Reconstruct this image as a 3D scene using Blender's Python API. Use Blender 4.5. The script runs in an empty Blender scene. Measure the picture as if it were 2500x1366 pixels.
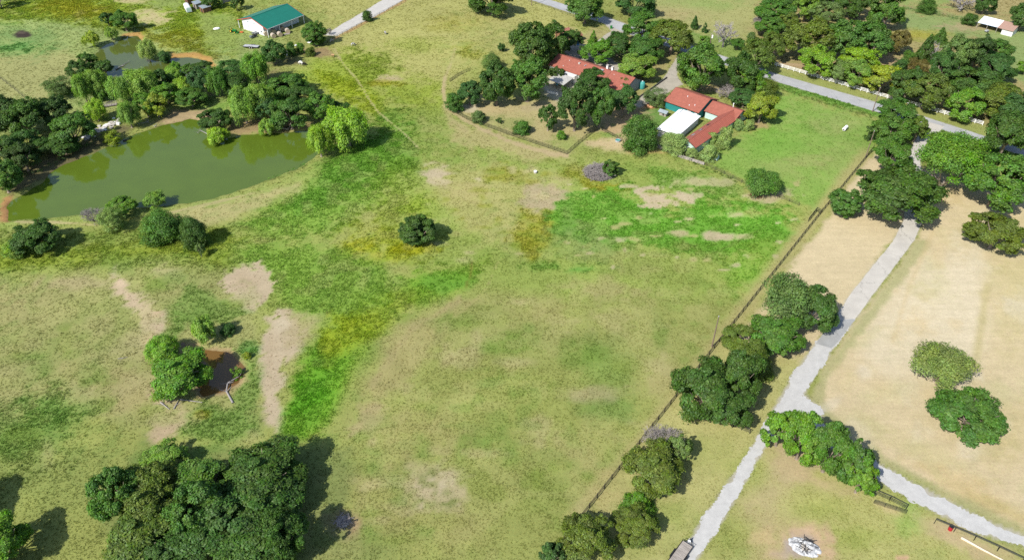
import bpy, bmesh, math, random
import numpy as np
from mathutils import Vector, Matrix

# ------------------------------------------------------------------ camera, sky, sun, exposure
SC = bpy.context.scene
COL = SC.collection
F_PX, PITCH, CAM_H = 1870.0, math.radians(39.0), 122.0
cam_data = bpy.data.cameras.new('camera')
cam = bpy.data.objects.new('camera', cam_data)
COL.objects.link(cam)
cam.location = (0, 0, CAM_H)
cam.rotation_euler = (math.pi / 2 - PITCH, 0, 0)
cam_data.sensor_fit = 'HORIZONTAL'
cam_data.sensor_width = 36.0
cam_data.lens = F_PX / 2500 * 36
cam_data.clip_start = 1.0
cam_data.clip_end = 12000
SC.camera = cam

SUN_EL = math.radians(44)
SUN_VEC = Vector((-math.cos(math.radians(47)) * math.cos(SUN_EL), -math.sin(math.radians(47)) * math.cos(SUN_EL), math.sin(SUN_EL)))
world = bpy.data.worlds.new('World')
SC.world = world
world.use_nodes = True
wn = world.node_tree
sky = wn.nodes.new('ShaderNodeTexSky')
sky.sky_type = 'NISHITA'
sky.sun_disc = False
sky.sun_elevation = SUN_EL
sky.sun_rotation = math.atan2(SUN_VEC.x, SUN_VEC.y)
bg = wn.nodes['Background']
bg.inputs['Strength'].default_value = 0.115
wn.links.new(sky.outputs[0], bg.inputs['Color'])
sun_data = bpy.data.lights.new('sun', 'SUN')
sun_data.energy = 4.6
sun_data.angle = math.radians(0.5)
sun_data.color = (1.0, 0.955, 0.88)
sun = bpy.data.objects.new('sun', sun_data)
COL.objects.link(sun)
sun.location = (-60, -60, 200)
sun.rotation_euler = SUN_VEC.to_track_quat('Z', 'Y').to_euler()
SC.view_settings.view_transform = 'Standard'
SC.view_settings.look = 'None'
SC.view_settings.gamma = 1
SC.view_settings.exposure = 0.52
SC.render.engine = 'CYCLES'
SC.cycles.max_bounces = 6
SC.cycles.diffuse_bounces = 3
SC.cycles.transmission_bounces = 3
SC.cycles.use_denoising = False

# ------------------------------------------------------------------ survey: photo pixel -> place on the land
def at(u, v, z=0.0):
    x = (u - 1250) / F_PX
    y = -(v - 683) / F_PX
    dy = math.cos(PITCH) + y * math.sin(PITCH)
    dz = -math.sin(PITCH) + y * math.cos(PITCH)
    t = (z - CAM_H) / dz
    return Vector((x * t, dy * t, z))

def to_px(X, Y, Z=0.0):
    f = Y * math.cos(PITCH) - (Z - CAM_H) * math.sin(PITCH)
    g = Y * math.sin(PITCH) + (Z - CAM_H) * math.cos(PITCH)
    return 1250 + F_PX * X / f, 683 - F_PX * g / f

def depth(p):
    return p.y * math.cos(PITCH) - (p.z - CAM_H) * math.sin(PITCH)

K_ALB = 1.80
def lin(c):
    c = np.asarray(c, float) / 255.0
    return np.where(c <= 0.04045, c / 12.92, ((c + 0.055) / 1.055) ** 2.4)
def alb(c):
    return lin(c) / K_ALB

# ------------------------------------------------------------------ noise
def vnoise(x, y, s, seed):
    x = x / s; y = y / s
    xi = np.floor(x).astype(np.int64); yi = np.floor(y).astype(np.int64)
    fx = x - xi; fy = y - yi
    fx = fx * fx * (3 - 2 * fx); fy = fy * fy * (3 - 2 * fy)
    def h(a, b):
        n = (a * 374761393 + b * 668265263 + seed * 1274126177) & 0x7fffffff
        n = ((n ^ (n >> 13)) * 1274126177) & 0x7fffffff
        n = n ^ (n >> 16)
        return (n & 0xffff) / 65535.0
    a = h(xi, yi); b = h(xi + 1, yi); c = h(xi, yi + 1); d = h(xi + 1, yi + 1)
    return (a + (b - a) * fx) * (1 - fy) + (c + (d - c) * fx) * fy

# ------------------------------------------------------------------ materials
def new_mat(name):
    m = bpy.data.materials.new(name)
    m.use_nodes = True
    n = m.node_tree.nodes
    n.clear()
    out = n.new('ShaderNodeOutputMaterial')
    p = n.new('ShaderNodeBsdfPrincipled')
    m.node_tree.links.new(p.outputs[0], out.inputs[0])
    return m, m.node_tree, p

def mat(name, col, rough=0.8, var=0.18, scale=1.5, bump=0.0, bscale=6.0, metal=0.0, col2=None, spec=0.3, stretch=None):
    m, t, p = new_mat(name)
    n, l = t.nodes, t.links
    tc = n.new('ShaderNodeTexCoord')
    src = tc.outputs['Object']
    if stretch:
        mp = n.new('ShaderNodeMapping'); mp.inputs['Scale'].default_value = stretch
        l.new(src, mp.inputs[0]); src = mp.outputs[0]
    nz = n.new('ShaderNodeTexNoise'); nz.inputs['Scale'].default_value = scale; nz.inputs['Detail'].default_value = 5
    l.new(src, nz.inputs['Vector'])
    mx = n.new('ShaderNodeMix'); mx.data_type = 'RGBA'
    c = np.array(col, float)
    a = np.clip(c * (1 - var), 0, 1); b = np.clip(c * (1 + var), 0, 1)
    if col2 is not None: a = c; b = np.array(col2, float)
    mr = n.new('ShaderNodeMapRange'); mr.inputs[1].default_value = 0.3; mr.inputs[2].default_value = 0.7
    l.new(nz.outputs[0], mr.inputs[0]); l.new(mr.outputs[0], mx.inputs[0])
    mx.inputs[6].default_value = (*a, 1); mx.inputs[7].default_value = (*b, 1)
    l.new(mx.outputs[2], p.inputs['Base Color'])
    p.inputs['Roughness'].default_value = rough
    p.inputs['Metallic'].default_value = metal
    p.inputs['Specular IOR Level'].default_value = spec
    if bump:
        nb = n.new('ShaderNodeTexNoise'); nb.inputs['Scale'].default_value = bscale; nb.inputs['Detail'].default_value = 4
        l.new(src, nb.inputs['Vector'])
        bp = n.new('ShaderNodeBump'); bp.inputs['Strength'].default_value = bump; bp.inputs['Distance'].default_value = 0.05
        l.new(nb.outputs[0], bp.inputs['Height']); l.new(bp.outputs[0], p.inputs['Normal'])
    return m

# ------------------------------------------------------------------ mesh helpers
def mesh_np(name, verts, faces, n):
    """faces: (M,n) int array of n-gons"""
    me = bpy.data.meshes.new(name)
    verts = np.asarray(verts, np.float32); faces = np.asarray(faces, np.int32)
    me.vertices.add(len(verts)); me.vertices.foreach_set('co', verts.ravel())
    me.loops.add(faces.size); me.loops.foreach_set('vertex_index', faces.ravel())
    me.polygons.add(len(faces))
    me.polygons.foreach_set('loop_start', np.arange(0, faces.size, n, dtype=np.int32))
    me.polygons.foreach_set('loop_total', np.full(len(faces), n, np.int32))
    me.update(calc_edges=True)
    return me

def col_attr(me, name, rgb):
    a = me.attributes.new(name, 'FLOAT_COLOR', 'POINT')
    d = np.ones((len(rgb), 4), np.float32); d[:, :3] = rgb
    a.data.foreach_set('color', d.ravel())

def float_attr(me, name, v):
    a = me.attributes.new(name, 'FLOAT', 'POINT')
    a.data.foreach_set('value', np.asarray(v, np.float32))

def link(name, me, parent=None, material=None):
    o = bpy.data.objects.new(name, me)
    COL.objects.link(o)
    if material is not None and me is not None and not me.materials:
        me.materials.append(material)
    o.parent = parent
    return o

def tag(o, label, cat, group=None):
    o['label'] = label; o['category'] = cat
    if group: o['group'] = group
    return o

def thing(name, label, cat, loc=(0, 0, 0), rz=0.0, group=None):
    o = bpy.data.objects.new(name, None)
    COL.objects.link(o)
    o.empty_display_size = 0.3
    o.location = loc; o.rotation_euler = (0, 0, rz)
    return tag(o, label, cat, group)

class MB:
    def __init__(s): s.v = []; s.f = []
    def hexa(s, p):
        i = len(s.v); s.v += [tuple(q) for q in p]
        for f in ((0, 3, 2, 1), (4, 5, 6, 7), (0, 1, 5, 4), (1, 2, 6, 5), (2, 3, 7, 6), (3, 0, 4, 7)):
            s.f.append(tuple(i + k for k in f))
        return s
    def box(s, cx, cy, z0, sx, sy, sz, rz=0.0):
        c, d = math.cos(rz), math.sin(rz); p = []
        for z in (z0, z0 + sz):
            for x, y in ((-1, -1), (1, -1), (1, 1), (-1, 1)):
                x *= sx / 2; y *= sy / 2
                p.append((cx + x * c - y * d, cy + x * d + y * c, z))
        return s.hexa(p)
    def slab(s, a, b, c, d, t):
        """four top corners, thickness t straight down"""
        tp = [Vector(q) for q in (a, b, c, d)]
        return s.hexa([q - Vector((0, 0, t)) for q in tp] + tp)
    def prism(s, prof, x0, x1):
        """profile in (y,z) extruded along x"""
        n = len(prof); i = len(s.v)
        s.v += [(x0, y, z) for y, z in prof] + [(x1, y, z) for y, z in prof]
        s.f.append(tuple(i + k for k in range(n - 1, -1, -1))); s.f.append(tuple(i + n + k for k in range(n)))
        for k in range(n):
            j = (k + 1) % n
            s.f.append((i + k, i + j, i + n + j, i + n + k))
        return s
    def tube(s, p0, p1, r0, r1=None, n=6, cap=True):
        p0, p1 = Vector(p0), Vector(p1); r1 = r0 if r1 is None else r1
        d = (p1 - p0)
        if d.length < 1e-6: return s
        d.normalize()
        a = d.orthogonal().normalized(); b = d.cross(a); i = len(s.v)
        for p, r in ((p0, r0), (p1, r1)):
            for k in range(n):
                w = 2 * math.pi * k / n
                s.v.append(tuple(p + (a * math.cos(w) + b * math.sin(w)) * r))
        for k in range(n):
            j = (k + 1) % n
            s.f.append((i + k, i + j, i + n + j, i + n + k))
        if cap:
            s.f.append(tuple(i + k for k in range(n - 1, -1, -1))); s.f.append(tuple(i + n + k for k in range(n)))
        return s
    def path(s, pts, radii, n=5):
        for k in range(len(pts) - 1):
            s.tube(pts[k], pts[k + 1], radii[k], radii[k + 1], n, cap=(k == len(pts) - 2))
        return s
    def lathe(s, prof, n=16, c=(0, 0)):
        i = len(s.v)
        for r, z in prof:
            for k in range(n):
                w = 2 * math.pi * k / n
                s.v.append((c[0] + r * math.cos(w), c[1] + r * math.sin(w), z))
        for m in range(len(prof) - 1):
            for k in range(n):
                j = (k + 1) % n
                s.f.append((i + m * n + k, i + m * n + j, i + (m + 1) * n + j, i + (m + 1) * n + k))
        s.f.append(tuple(i + k for k in range(n - 1, -1, -1)))
        s.f.append(tuple(i + (len(prof) - 1) * n + k for k in range(n)))
        return s
    def mesh(s, name):
        me = bpy.data.meshes.new(name); me.from_pydata(s.v, [], s.f); me.update(); return me
    def build(s, name, material, parent=None, loc=None, rot=None, smooth=False, bevel=0.0):
        me = s.mesh(name)
        if smooth: me.shade_smooth()
        o = link(name, me, parent, material)
        if loc is not None: o.location = loc
        if rot is not None: o.rotation_euler = rot
        if bevel:
            m = o.modifiers.new('bevel', 'BEVEL'); m.width = bevel; m.segments = 1
        return o

def shared(name, me, parent, loc, rot=(0, 0, 0), scale=(1, 1, 1)):
    o = bpy.data.objects.new(name, me); COL.objects.link(o); o.parent = parent
    o.location = loc; o.rotation_euler = rot; o.scale = scale
    return o

def structure(o): o['kind'] = 'structure'; return o
def stuff(o, label=None, cat=None):
    o['kind'] = 'stuff'
    if label: o['label'] = label; o['category'] = cat
    return o
# ------------------------------------------------------------------ the land: ponds, drives and ground cover in survey pixels
POND = [(14,505),(22,488),(60,468),(95,448),(140,405),(180,388),(230,372),(280,348),(330,322),(400,303),(470,288),(500,300),(512,326),(535,338),(570,331),(610,325),(650,322),(705,322),(745,314),(785,312),(795,330),(778,372),(750,395),(715,412),(650,440),(550,472),(450,494),(350,504),(250,516),(150,528),(60,534),(22,533)]
POND2 = [(232,128),(258,107),(290,97),(300,88),(335,85),(348,98),(338,120),(352,138),(388,148),(425,139),(470,138),(505,148),(518,160),(490,182),(420,190),(350,196),(290,200),(252,196),(250,182),(262,172),(268,164),(245,156),(230,142)]
POND3 = [(440,832),(470,850),(512,846),(555,858),(588,880),(597,902),(580,930),(540,952),(500,962),(468,930),(452,900),(440,870)]
ROAD_T = [(1180,-45),(1337,-2),(1390,15),(1480,42),(1531,60),(1898,181),(2147,252),(2270,289),(2406,333),(2520,369),(2700,425)]
ROAD_B = [(1110,-45),(1289,-2),(1385,29),(1470,56),(1525,80),(1901,201),(2129,270),(2267,306),(2406,350),(2520,387),(2700,446)]
DRV_L = [(2268,298),(2232,345),(2216,390),(2222,440),(2212,500),(2205,540),(2180,590),(2130,650),(2075,720),(2035,780),(1990,840),(1940,905),(1895,985),(1870,1030),(1825,1110),(1760,1200),(1700,1290),(1650,1366),(1590,1460)]
DRV_R = [(2306,309),(2262,350),(2245,392),(2256,440),(2256,500),(2252,540),(2232,585),(2180,655),(2130,720),(2088,778),(2046,836),(2003,898),(1962,960),(1912,1030),(1868,1090),(1812,1190),(1755,1285),(1700,1366),(1640,1460)]
BRANCH = [(1962,958),(1985,985),(2012,1000),(2003,1030),(2060,1080),(2110,1112),(2180,1150),(2300,1215),(2400,1265),(2500,1305),(2620,1355),(2620,1400),(2500,1330),(2400,1305),(2290,1252),(2200,1205),(2140,1170),(2060,1115),(1990,1065),(1925,1015)]
TOPDRV = [(792,86),(848,52),(900,22),(938,-2),(975,-20),(1035,-20),(988,-2),(920,38),(862,66),(824,88)]
HDRV = [(1691,125),(1707,121),(1669,142),(1654,165),(1652,185),(1668,207),(1650,212),(1622,232),(1590,250),(1560,262),(1546,252),(1585,221),(1622,190),(1640,160),(1655,138)]
COURT = [(1376,128),(1392,112),(1420,108),(1445,112),(1478,136),(1500,152),(1530,160),(1545,172),(1520,182),(1480,166),(1440,150),(1400,142)]
LOOP = [(1476,58),(1528,70),(1520,84),(1496,88),(1478,102),(1462,112),(1452,106),(1474,88),(1492,76)]

def wpoly(pts): return np.array([at(u, v)[:2] for u, v in pts])

def sdist(px, py, poly, closed=True):
    """signed distance, negative inside (closed) or plain distance to a polyline"""
    d = np.full(px.shape, 1e9); ins = np.zeros(px.shape, bool)
    n = len(poly)
    for k in range(n if closed else n - 1):
        x0, y0 = poly[k]; x1, y1 = poly[(k + 1) % n]
        dx, dy = x1 - x0, y1 - y0
        t = np.clip(((px - x0) * dx + (py - y0) * dy) / (dx * dx + dy * dy + 1e-9), 0, 1)
        d = np.minimum(d, (px - x0 - t * dx) ** 2 + (py - y0 - t * dy) ** 2)
        if closed:
            c = ((y0 > py) != (y1 > py)) & (px < dx * (py - y0) / (dy + (1e-9 if dy == 0 else 0)) + x0)
            ins ^= c
    d = np.sqrt(d)
    return np.where(ins, -d, d) if closed else d

LAY = []
def soil(c, den):
    if den is not None and den <= .2 and c[0] - c[2] > 30 and 185 <= c[0] <= 222 and c[1] - c[2] < 60: return (c[0] + 8, c[1] + 11, c[2] + 10)
    return c
def P(pts, c, f=12, o=1.0, den=None, h=None, rag=12): LAY.append(('P', pts, soil(c, den), f, o, den, h, rag))
def E(x, y, rx, ry, c, f=0.6, o=1.0, den=None, h=None, rag=0.6, rot=0): LAY.append(('E', (x, y, rx, ry, rot), soil(c, den), f, o, den, h, rag))
def W(pts, w, c, f=3, o=1.0, den=None, h=None, rag=2): LAY.append(('W', (pts, w), c, f, o, den, h, rag))

GREEN=(92,146,52); LUSH=(72,136,34); MID=(128,152,74); PALE=(156,168,106); YEL=(150,150,34); YG=(146,160,52)
TAN=(190,176,122); TAN2=(178,166,114); BARE=(203,180,148); LAWN=(227,209,168); LAWN2=(238,224,192); OLV=(150,148,84); DRYG=(172,164,104)
# broad zones, far to near
P([(-400,-200),(700,-200),(720,60),(640,150),(560,170),(300,260),(0,330),(-400,330)], PALE, 30, .9, .6, .8)
P([(-100,25),(120,-10),(570,-10),(600,40),(575,130),(500,105),(340,62),(240,62),(150,52),(40,62)], YG, 14, .9, 1, 1.1)
P([(330,60),(420,90),(560,130),(530,140),(400,125),(340,95)], (158,152,40), 12, .6, 1, 1.1)
E(180,22,70,20,(165,155,45),.8,.7,1,1)
E(470,90,60,22,(150,150,40),.8,.7,1,1)
P([(-100,140),(160,120),(230,150),(170,200),(160,240),(60,240),(-100,300)], (178,172,116), 16, .8, .5, .6)
E(65,92,85,36,(128,156,92),.6,.8,.5,.5)
E(40,118,65,14,(88,142,70),.7,.8,1,1)
E(55,84,24,11,(72,62,58),.25,1,0,0,.25)
E(50,80,14,4,(120,108,92),.4,.6,0,0)
E(372,42,56,16,(206,188,140),.5,.85,.15,.4)
E(320,2,40,6,(200,180,135),.5,.8,.2,.4)
E(410,10,45,12,(150,165,95),.5,.8,.3,.4)
P([(480,35),(570,25),(580,70),(650,95),(640,125),(560,130),(500,100)], (148,160,92), 14, .8, .5, .5)
P([(700,-60),(1400,-60),(1400,90),(1200,140),(1060,230),(900,220),(760,130),(820,90)], (188,180,114), 25, .8, .55, .6)
P([(700,200),(760,130),(860,120),(960,180),(1080,200),(1090,270),(1000,330),(930,290),(860,240)], (156,168,68), 24, .9, .8, .75)
P([(770,170),(860,190),(920,240),(940,290),(880,260),(800,230)], (160,170,46), 16, .85, 1, .9)
E(905,160,60,30,(140,158,56),.8,.7,1,.9)
E(1160,122,48,20,(152,152,52),.6,.8,1,.9)
E(1010,110,60,16,(150,160,70),.9,.6,.8,.8)
E(955,192,28,9,(200,180,140),.4,.8,.1,.3)
E(950,204,36,8,(160,150,40),.6,.7,1,.8)
E(1120,60,60,16,(170,160,70),.9,.6,.7,.8)
E(1250,90,90,40,(186,178,120),.9,.6,.5,.6)
E(640,8,110,18,(160,160,80),.9,.6,.6,.6)
P([(1590,-60),(1860,-60),(1850,90),(1800,110),(1700,100),(1600,70)], (178,176,116), 18, .85, .3, .4)
E(1700,12,100,14,(150,176,96),.8,.7,.3,.4); E(1650,80,60,12,(120,158,84),.8,.6,.4,.5)
E(1640,30,70,16,(190,172,124),.9,.6,.3,.4)
P([(1590,40),(1680,75),(1780,95),(1860,130),(1890,170),(1850,165),(1700,112),(1600,80)], (134,162,84), 8, .7, .4, .5)
P([(1130,60),(1300,40),(1390,60),(1440,90),(1380,110),(1300,130),(1200,160)], (180,176,108), 18, .7, .5, .6)
P([(1380,60),(1490,70),(1490,110),(1440,130),(1380,110)], (196,186,128), 10, .8, .4, .4)
# north-east wood floor and pasture
P([(1860,-60),(2700,-60),(2700,400),(2380,300),(1900,160),(1840,90)], (176,158,112), 18, .9, .5, .6)
P([(2200,20),(2320,30),(2700,110),(2700,230),(2440,200),(2460,130),(2380,90),(2240,90),(2190,60)], (152,174,106), 14, .9, .3, .4)
P([(2120,-60),(2320,-60),(2320,20),(2200,15)], (150,176,98), 10, .8, .3, .4)
E(2235,85,60,12,(176,166,70),.7,.8,.5,.5)
E(2390,66,90,10,(192,168,130),.5,.7,.1,.3)
E(2040,150,60,12,(190,162,124),.7,.7,.2,.4); E(2185,150,40,16,(192,164,126),.5,.8,.2,.4); E(2310,215,30,26,(186,158,122),.5,.9,.1,.3)
E(1925,165,30,16,(196,168,130),.5,.9,.1,.3); E(2140,60,40,14,(196,172,132),.6,.8,.1,.3)
W([(1890,172),(2130,243),(2400,322),(2600,385)], 14, (166,172,100), 6, .9, .4, .4, 4)
W([(1905,210),(2130,276),(2400,358),(2600,420)], 9, (108,150,64), 5, .9, 1, 1, 4)
# paddock east of the red-roofed house
P([(1850,215),(1910,225),(2135,288),(2128,372),(1990,520),(1950,500),(1820,440),(1740,395),(1800,330),(1850,300)], (142,172,84), 14, .95, .5, .55)
E(1890,330,60,60,(126,168,70),.8,.6,.7,.6); E(2060,300,60,20,(168,178,108),.8,.6,.4,.5); E(1900,410,60,20,(160,170,100),.8,.5,.4,.5)
E(2050,390,50,40,(160,172,100),.8,.6,.4,.5); E(1970,390,40,12,(175,178,112),.7,.5,.3,.4)
E(1850,305,30,10,(196,166,120),.6,.8,.1,.3)
# house yards
P([(1090,262),(1180,240),(1330,230),(1500,250),(1560,240),(1450,325),(1385,376),(1250,332),(1140,295)], (200,186,134), 10, .9, .3, .4)
E(1240,300,50,14,(150,162,92),.7,.6,.5,.5); E(1390,350,40,14,(146,164,84),.7,.7,.5,.5); E(1200,265,50,8,(204,182,134),.6,.7,.1,.3)
E(1143,263,28,9,(216,200,168),.35,.9,0,0); E(1330,262,60,10,(190,172,134),.6,.8,.2,.3)
P([(1320,190),(1400,175),(1420,220),(1370,250),(1335,235)], (206,196,172), 5, .9, .05, .2, 3)
P([(1500,190),(1640,120),(1660,140),(1600,200),(1545,250)], (180,168,112), 8, .8, .3, .4)
P([(1400,70),(1560,60),(1690,110),(1600,190),(1500,170)], (176,166,112), 8, .6, .3, .4)
P([(1430,345),(1490,330),(1560,300),(1600,330),(1620,365),(1540,375),(1470,362)], (214,190,146), 8, .9, .1, .3, 8)
E(1490,330,26,8,(130,158,80),.5,.8,.5,.5); E(1575,368,40,8,(206,160,110),.5,.7,.1,.2)
P([(1560,270),(1600,262),(1635,280),(1630,310),(1590,310),(1560,290)], (116,152,78), 6, .9, .4, .4)
E(1585,258,18,6,(196,126,78),.4,.9,.1,.2); E(1530,275,40,20,(190,160,122),.6,.8,.1,.3)
E(1720,215,50,10,(206,176,132),.5,.8,.1,.3)
P([(1480,318),(1540,280),(1560,290),(1500,330)], (204,172,132), 6, .8, .1, .2)
# pasture south of the houses
P([(940,270),(1090,265),(1180,330),(1380,385),(1560,380),(1700,410),(1960,510),(1950,560),(1780,760),(1500,780),(1200,720),(1000,640),(900,480)], (150,162,84), 30, .9, .75, .75)
P([(1100,300),(1250,340),(1380,382),(1330,392),(1200,370),(1110,340)], (196,182,128), 14, .8, .4, .5)
P([(1040,400),(1280,410),(1400,440),(1380,540),(1240,600),(1120,560),(1050,470)], (178,168,110), 22, .75, .6, .6)
E(1066,428,34,24,(203,184,152),.35,.85,.15,.3); E(1170,438,18,5,(214,200,160),.4,.9,.1,.3); E(1140,470,60,26,(190,174,122),.7,.6,.5,.5)
P([(1290,440),(1390,440),(1390,500),(1320,540),(1270,500)], (194,176,142), 12, .85, .3, .4, 14)
E(1240,428,56,18,(152,150,48),.6,.7,1,.8); E(1440,440,26,16,(150,145,44),.6,.8,1,.8); E(1480,458,60,10,(156,142,38),.5,.8,1,.8); E(1410,425,40,18,(150,148,50),.7,.7,1,.8)
P([(1270,510),(1360,530),(1340,600),(1300,640),(1250,580)], (160,156,54), 12, .85, 1, .9, 12)
P([(1370,485),(1440,462),(1540,468),(1640,500),(1720,476),(1800,482),(1940,505),(1955,545),(1870,610),(1720,630),(1560,600),(1450,612),(1375,575),(1345,525)], (112,164,58), 16, .92, 1, .85, 24)
P([(1580,400),(1700,420),(1800,455),(1860,500),(1700,480),(1600,450)], (122,158,68), 12, .8, .9, .8)
P([(1555,470),(1620,462),(1690,478),(1700,500),(1610,512),(1560,500)], (206,186,152), 5, .95, .16, .45, 14)
E(1720,445,60,10,(200,180,142),.5,.7,.2,.4,.7); E(1870,478,70,14,(204,184,146),.4,.85,.1,.3,.6); E(1800,522,44,9,(202,184,142),.5,.8,.2,.4,.7)
E(1740,576,24,8,(204,182,150),.4,.85,.1,.3); E(1776,578,18,7,(204,182,150),.4,.85,.1,.3); E(1655,568,20,7,(196,176,136),.5,.8,.2,.4); E(1812,578,20,6,(200,182,142),.5,.8,.2,.4)
E(1420,600,70,40,(136,150,92),.8,.6,.8,.7); E(1560,650,90,40,(150,154,88),.8,.6,.7,.7); E(1820,660,60,50,(126,168,60),.7,.8,.9,.8); E(1870,610,40,30,(138,164,70),.7,.6,.9,.8)
E(1690,660,90,40,(150,160,84),.8,.6,.8,.7); E(1420,655,60,12,(96,152,62),.6,.8,1,.9); E(1340,650,50,12,(110,150,60),.7,.7,1,.9)
for q_ in range(46):
    rr_ = random.Random(q_ * 5 + 3); x_, y_ = rr_.uniform(1360, 1950), rr_.uniform(430, 660)
    E(x_, y_, rr_.uniform(4, 15), rr_.uniform(2, 6), rr_.choice([(204,186,150),(198,180,140),(190,178,120)]), .5, .75, .2, .4, .9)
for q_ in range(40):
    rr_ = random.Random(q_ * 3 + 9); x_, y_ = rr_.uniform(1020, 1360), rr_.uniform(390, 640)
    E(x_, y_, rr_.uniform(6, 24), rr_.uniform(3, 9), rr_.choice([(150,152,56),(140,156,66),(200,184,142),(152,150,50)]), .6, .6, .7, .7, .9)
# dark weeds between pond dam and field
P([(940,280),(1000,310),(1010,400),(960,440),(900,500),(800,580),(660,590),(560,560),(640,500),(740,440),(860,370)], (132,164,68), 30, .9, 1, .95, 18)
P([(880,330),(970,310),(990,370),(930,430),(850,470),(760,520),(640,540),(760,440)], (110,158,58), 28, .7, 1, 1.0, 20)
E(940,590,86,46,(160,168,44),.9,.7,1,1); E(1005,500,58,36,(148,166,52),.9,.7,1,1); E(960,440,40,40,(130,156,54),.8,.6,1,1)
E(950,620,60,16,(172,172,38),.9,.6,1,1); E(1020,608,50,12,(170,168,36),.6,.7,1,.9); E(880,600,40,20,(176,172,34),.7,.7,1,1)
# pond dam
P([(370,530),(470,498),(600,470),(735,440),(750,462),(640,505),(560,540),(440,565)], (190,178,126), 12, .85, .5, .5)
P([(0,534),(240,520),(360,508),(560,476),(740,420),(775,395),(770,430),(600,485),(400,515),(240,545),(0,560)], (158,170,92), 6, .7, .6, .6)
W([(40,541),(140,543),(240,549)], 2.5, (212,196,146), 2, .9, .1, .2)
W([(410,520),(560,486),(640,466)], 2, (205,192,140), 2, .7, .1, .3)
# west meadow
P([(-500,560),(340,560),(600,560),(720,600),(760,720),(700,760),(560,760),(480,720),(300,660),(-500,720)], (140,152,76), 24, .9, .9, .9)
P([(-300,600),(100,610),(330,600),(540,560),(610,580),(540,640),(380,620),(200,650),(-300,690)], (146,158,58), 16, .8, 1, 1)
P([(560,600),(760,590),(920,640),(1000,680),(940,740),(860,780),(740,800),(680,720)], (130,162,66), 26, .85, .9, .85)
P([(-500,700),(280,660),(420,640),(560,680),(640,760),(640,1060),(400,1060),(200,1010),(-500,1060)], (160,156,102), 26, .9, .75, .7)
E(70,740,110,50,(172,160,112),.8,.6,.5,.6); E(250,780,110,60,(146,152,88),.8,.7,.8,.8); E(130,880,130,60,(140,150,84),.8,.6,.8,.8)
P([(120,880),(300,900),(380,960),(370,1010),(260,1010),(200,960)], (178,162,116), 18, .7, .5, .5)
E(130,990,64,42,(108,146,64),.8,.8,1,1.0); E(60,1060,130,60,(112,148,70),.8,.7,1,.9); E(230,985,40,20,(112,146,66),.7,.6,1,.9); E(80,1160,140,70,(138,148,84),.9,.6,.9,.8)
P([(260,662),(300,668),(345,725),(402,768),(398,802),(350,792),(325,760),(275,722)], (206,182,150), 7, .9, .16, .45, 15)
E(390,660,40,16,(194,178,138),.6,.6,.3,.4); E(200,690,90,14,(188,170,132),.8,.6,.4,.5); E(300,690,22,12,(218,192,160),.5,.9,0,0)
E(385,765,12,7,(226,196,164),.4,.9,0,0); E(366,832,14,9,(222,196,152),.4,.9,0,0)
P([(560,680),(590,655),(640,652),(672,690),(655,735),(610,768),(575,745),(556,712)], (200,178,148), 7, .95, .16, .45, 16)
P([(640,770),(700,752),(752,800),(735,850),(692,900),(688,980),(676,1050),(655,1020),(640,985),(630,900),(642,840)], (203,182,152), 8, .95, .16, .45, 17)
E(660,880,10,60,(192,170,138),.7,.6,.15,.4); E(600,690,24,16,(190,166,136),.7,.5,.1,.4); E(690,790,30,16,(212,196,166),.7,.6,.1,.4)
P([(700,760),(800,770),(770,830),(700,850)], (186,170,128), 14, .7, .4, .4)
P([(460,700),(560,740),(640,770),(560,790),(460,790),(400,830),(420,770)], (120,150,72), 10, .7, .9, .8)
P([(700,1080),(720,930),(780,800),(900,720),(1040,660),(1180,640),(1130,720),(980,800),(900,900),(840,1000),(770,1075)], (136,164,60), 34, .9, 1, .85, 18)
P([(730,905),(770,850),(830,825),(868,880),(850,960),(805,1040),(690,1080),(715,980)], (116,164,50), 24, .8, 1, .95, 18)
P([(730,930),(790,910),(810,960),(780,1010),(710,1000)], (96,158,40), 24, .75, 1, 1.0, 16)
P([(790,810),(860,775),(950,735),(1020,680),(1045,700),(970,790),(880,840),(800,880)], (150,168,52), 22, .8, 1, .95, 16)
E(862,792,60,22,(162,172,44),1.0,.6,1,1,1.1); E(820,830,34,20,(158,170,46),.6,.7,1,1)
E(1075,690,72,24,(112,160,58),.7,.8,1,.8); E(1120,668,40,12,(120,160,56),.8,.7,1,.8)
W([(1152,640),(1150,670),(1138,700)], 2, (126,110,50), 1.5, .6, .3, .4)
P([(420,1010),(500,980),(610,1000),(640,1060),(560,1090),(440,1070)], (120,150,72), 20, .8, .9, .9)
E(490,1010,20,10,(150,148,40),.6,.8,1,.9)
P([(360,960),(450,970),(460,1000),(430,1060),(380,1080),(370,1000)], (200,174,142), 10, .85, .1, .3)
P([(570,850),(620,850),(640,960),(600,1010),(560,980),(600,900)], (126,150,76), 8, .8, .9, .8)
E(605,850,24,24,(100,146,70),.7,.8,1,.9)
P([(455,835),(560,850),(600,880),(605,930),(560,965),(480,970),(440,920),(435,850)], (190,160,120), 6, .8, .1, .3, 6)
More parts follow.
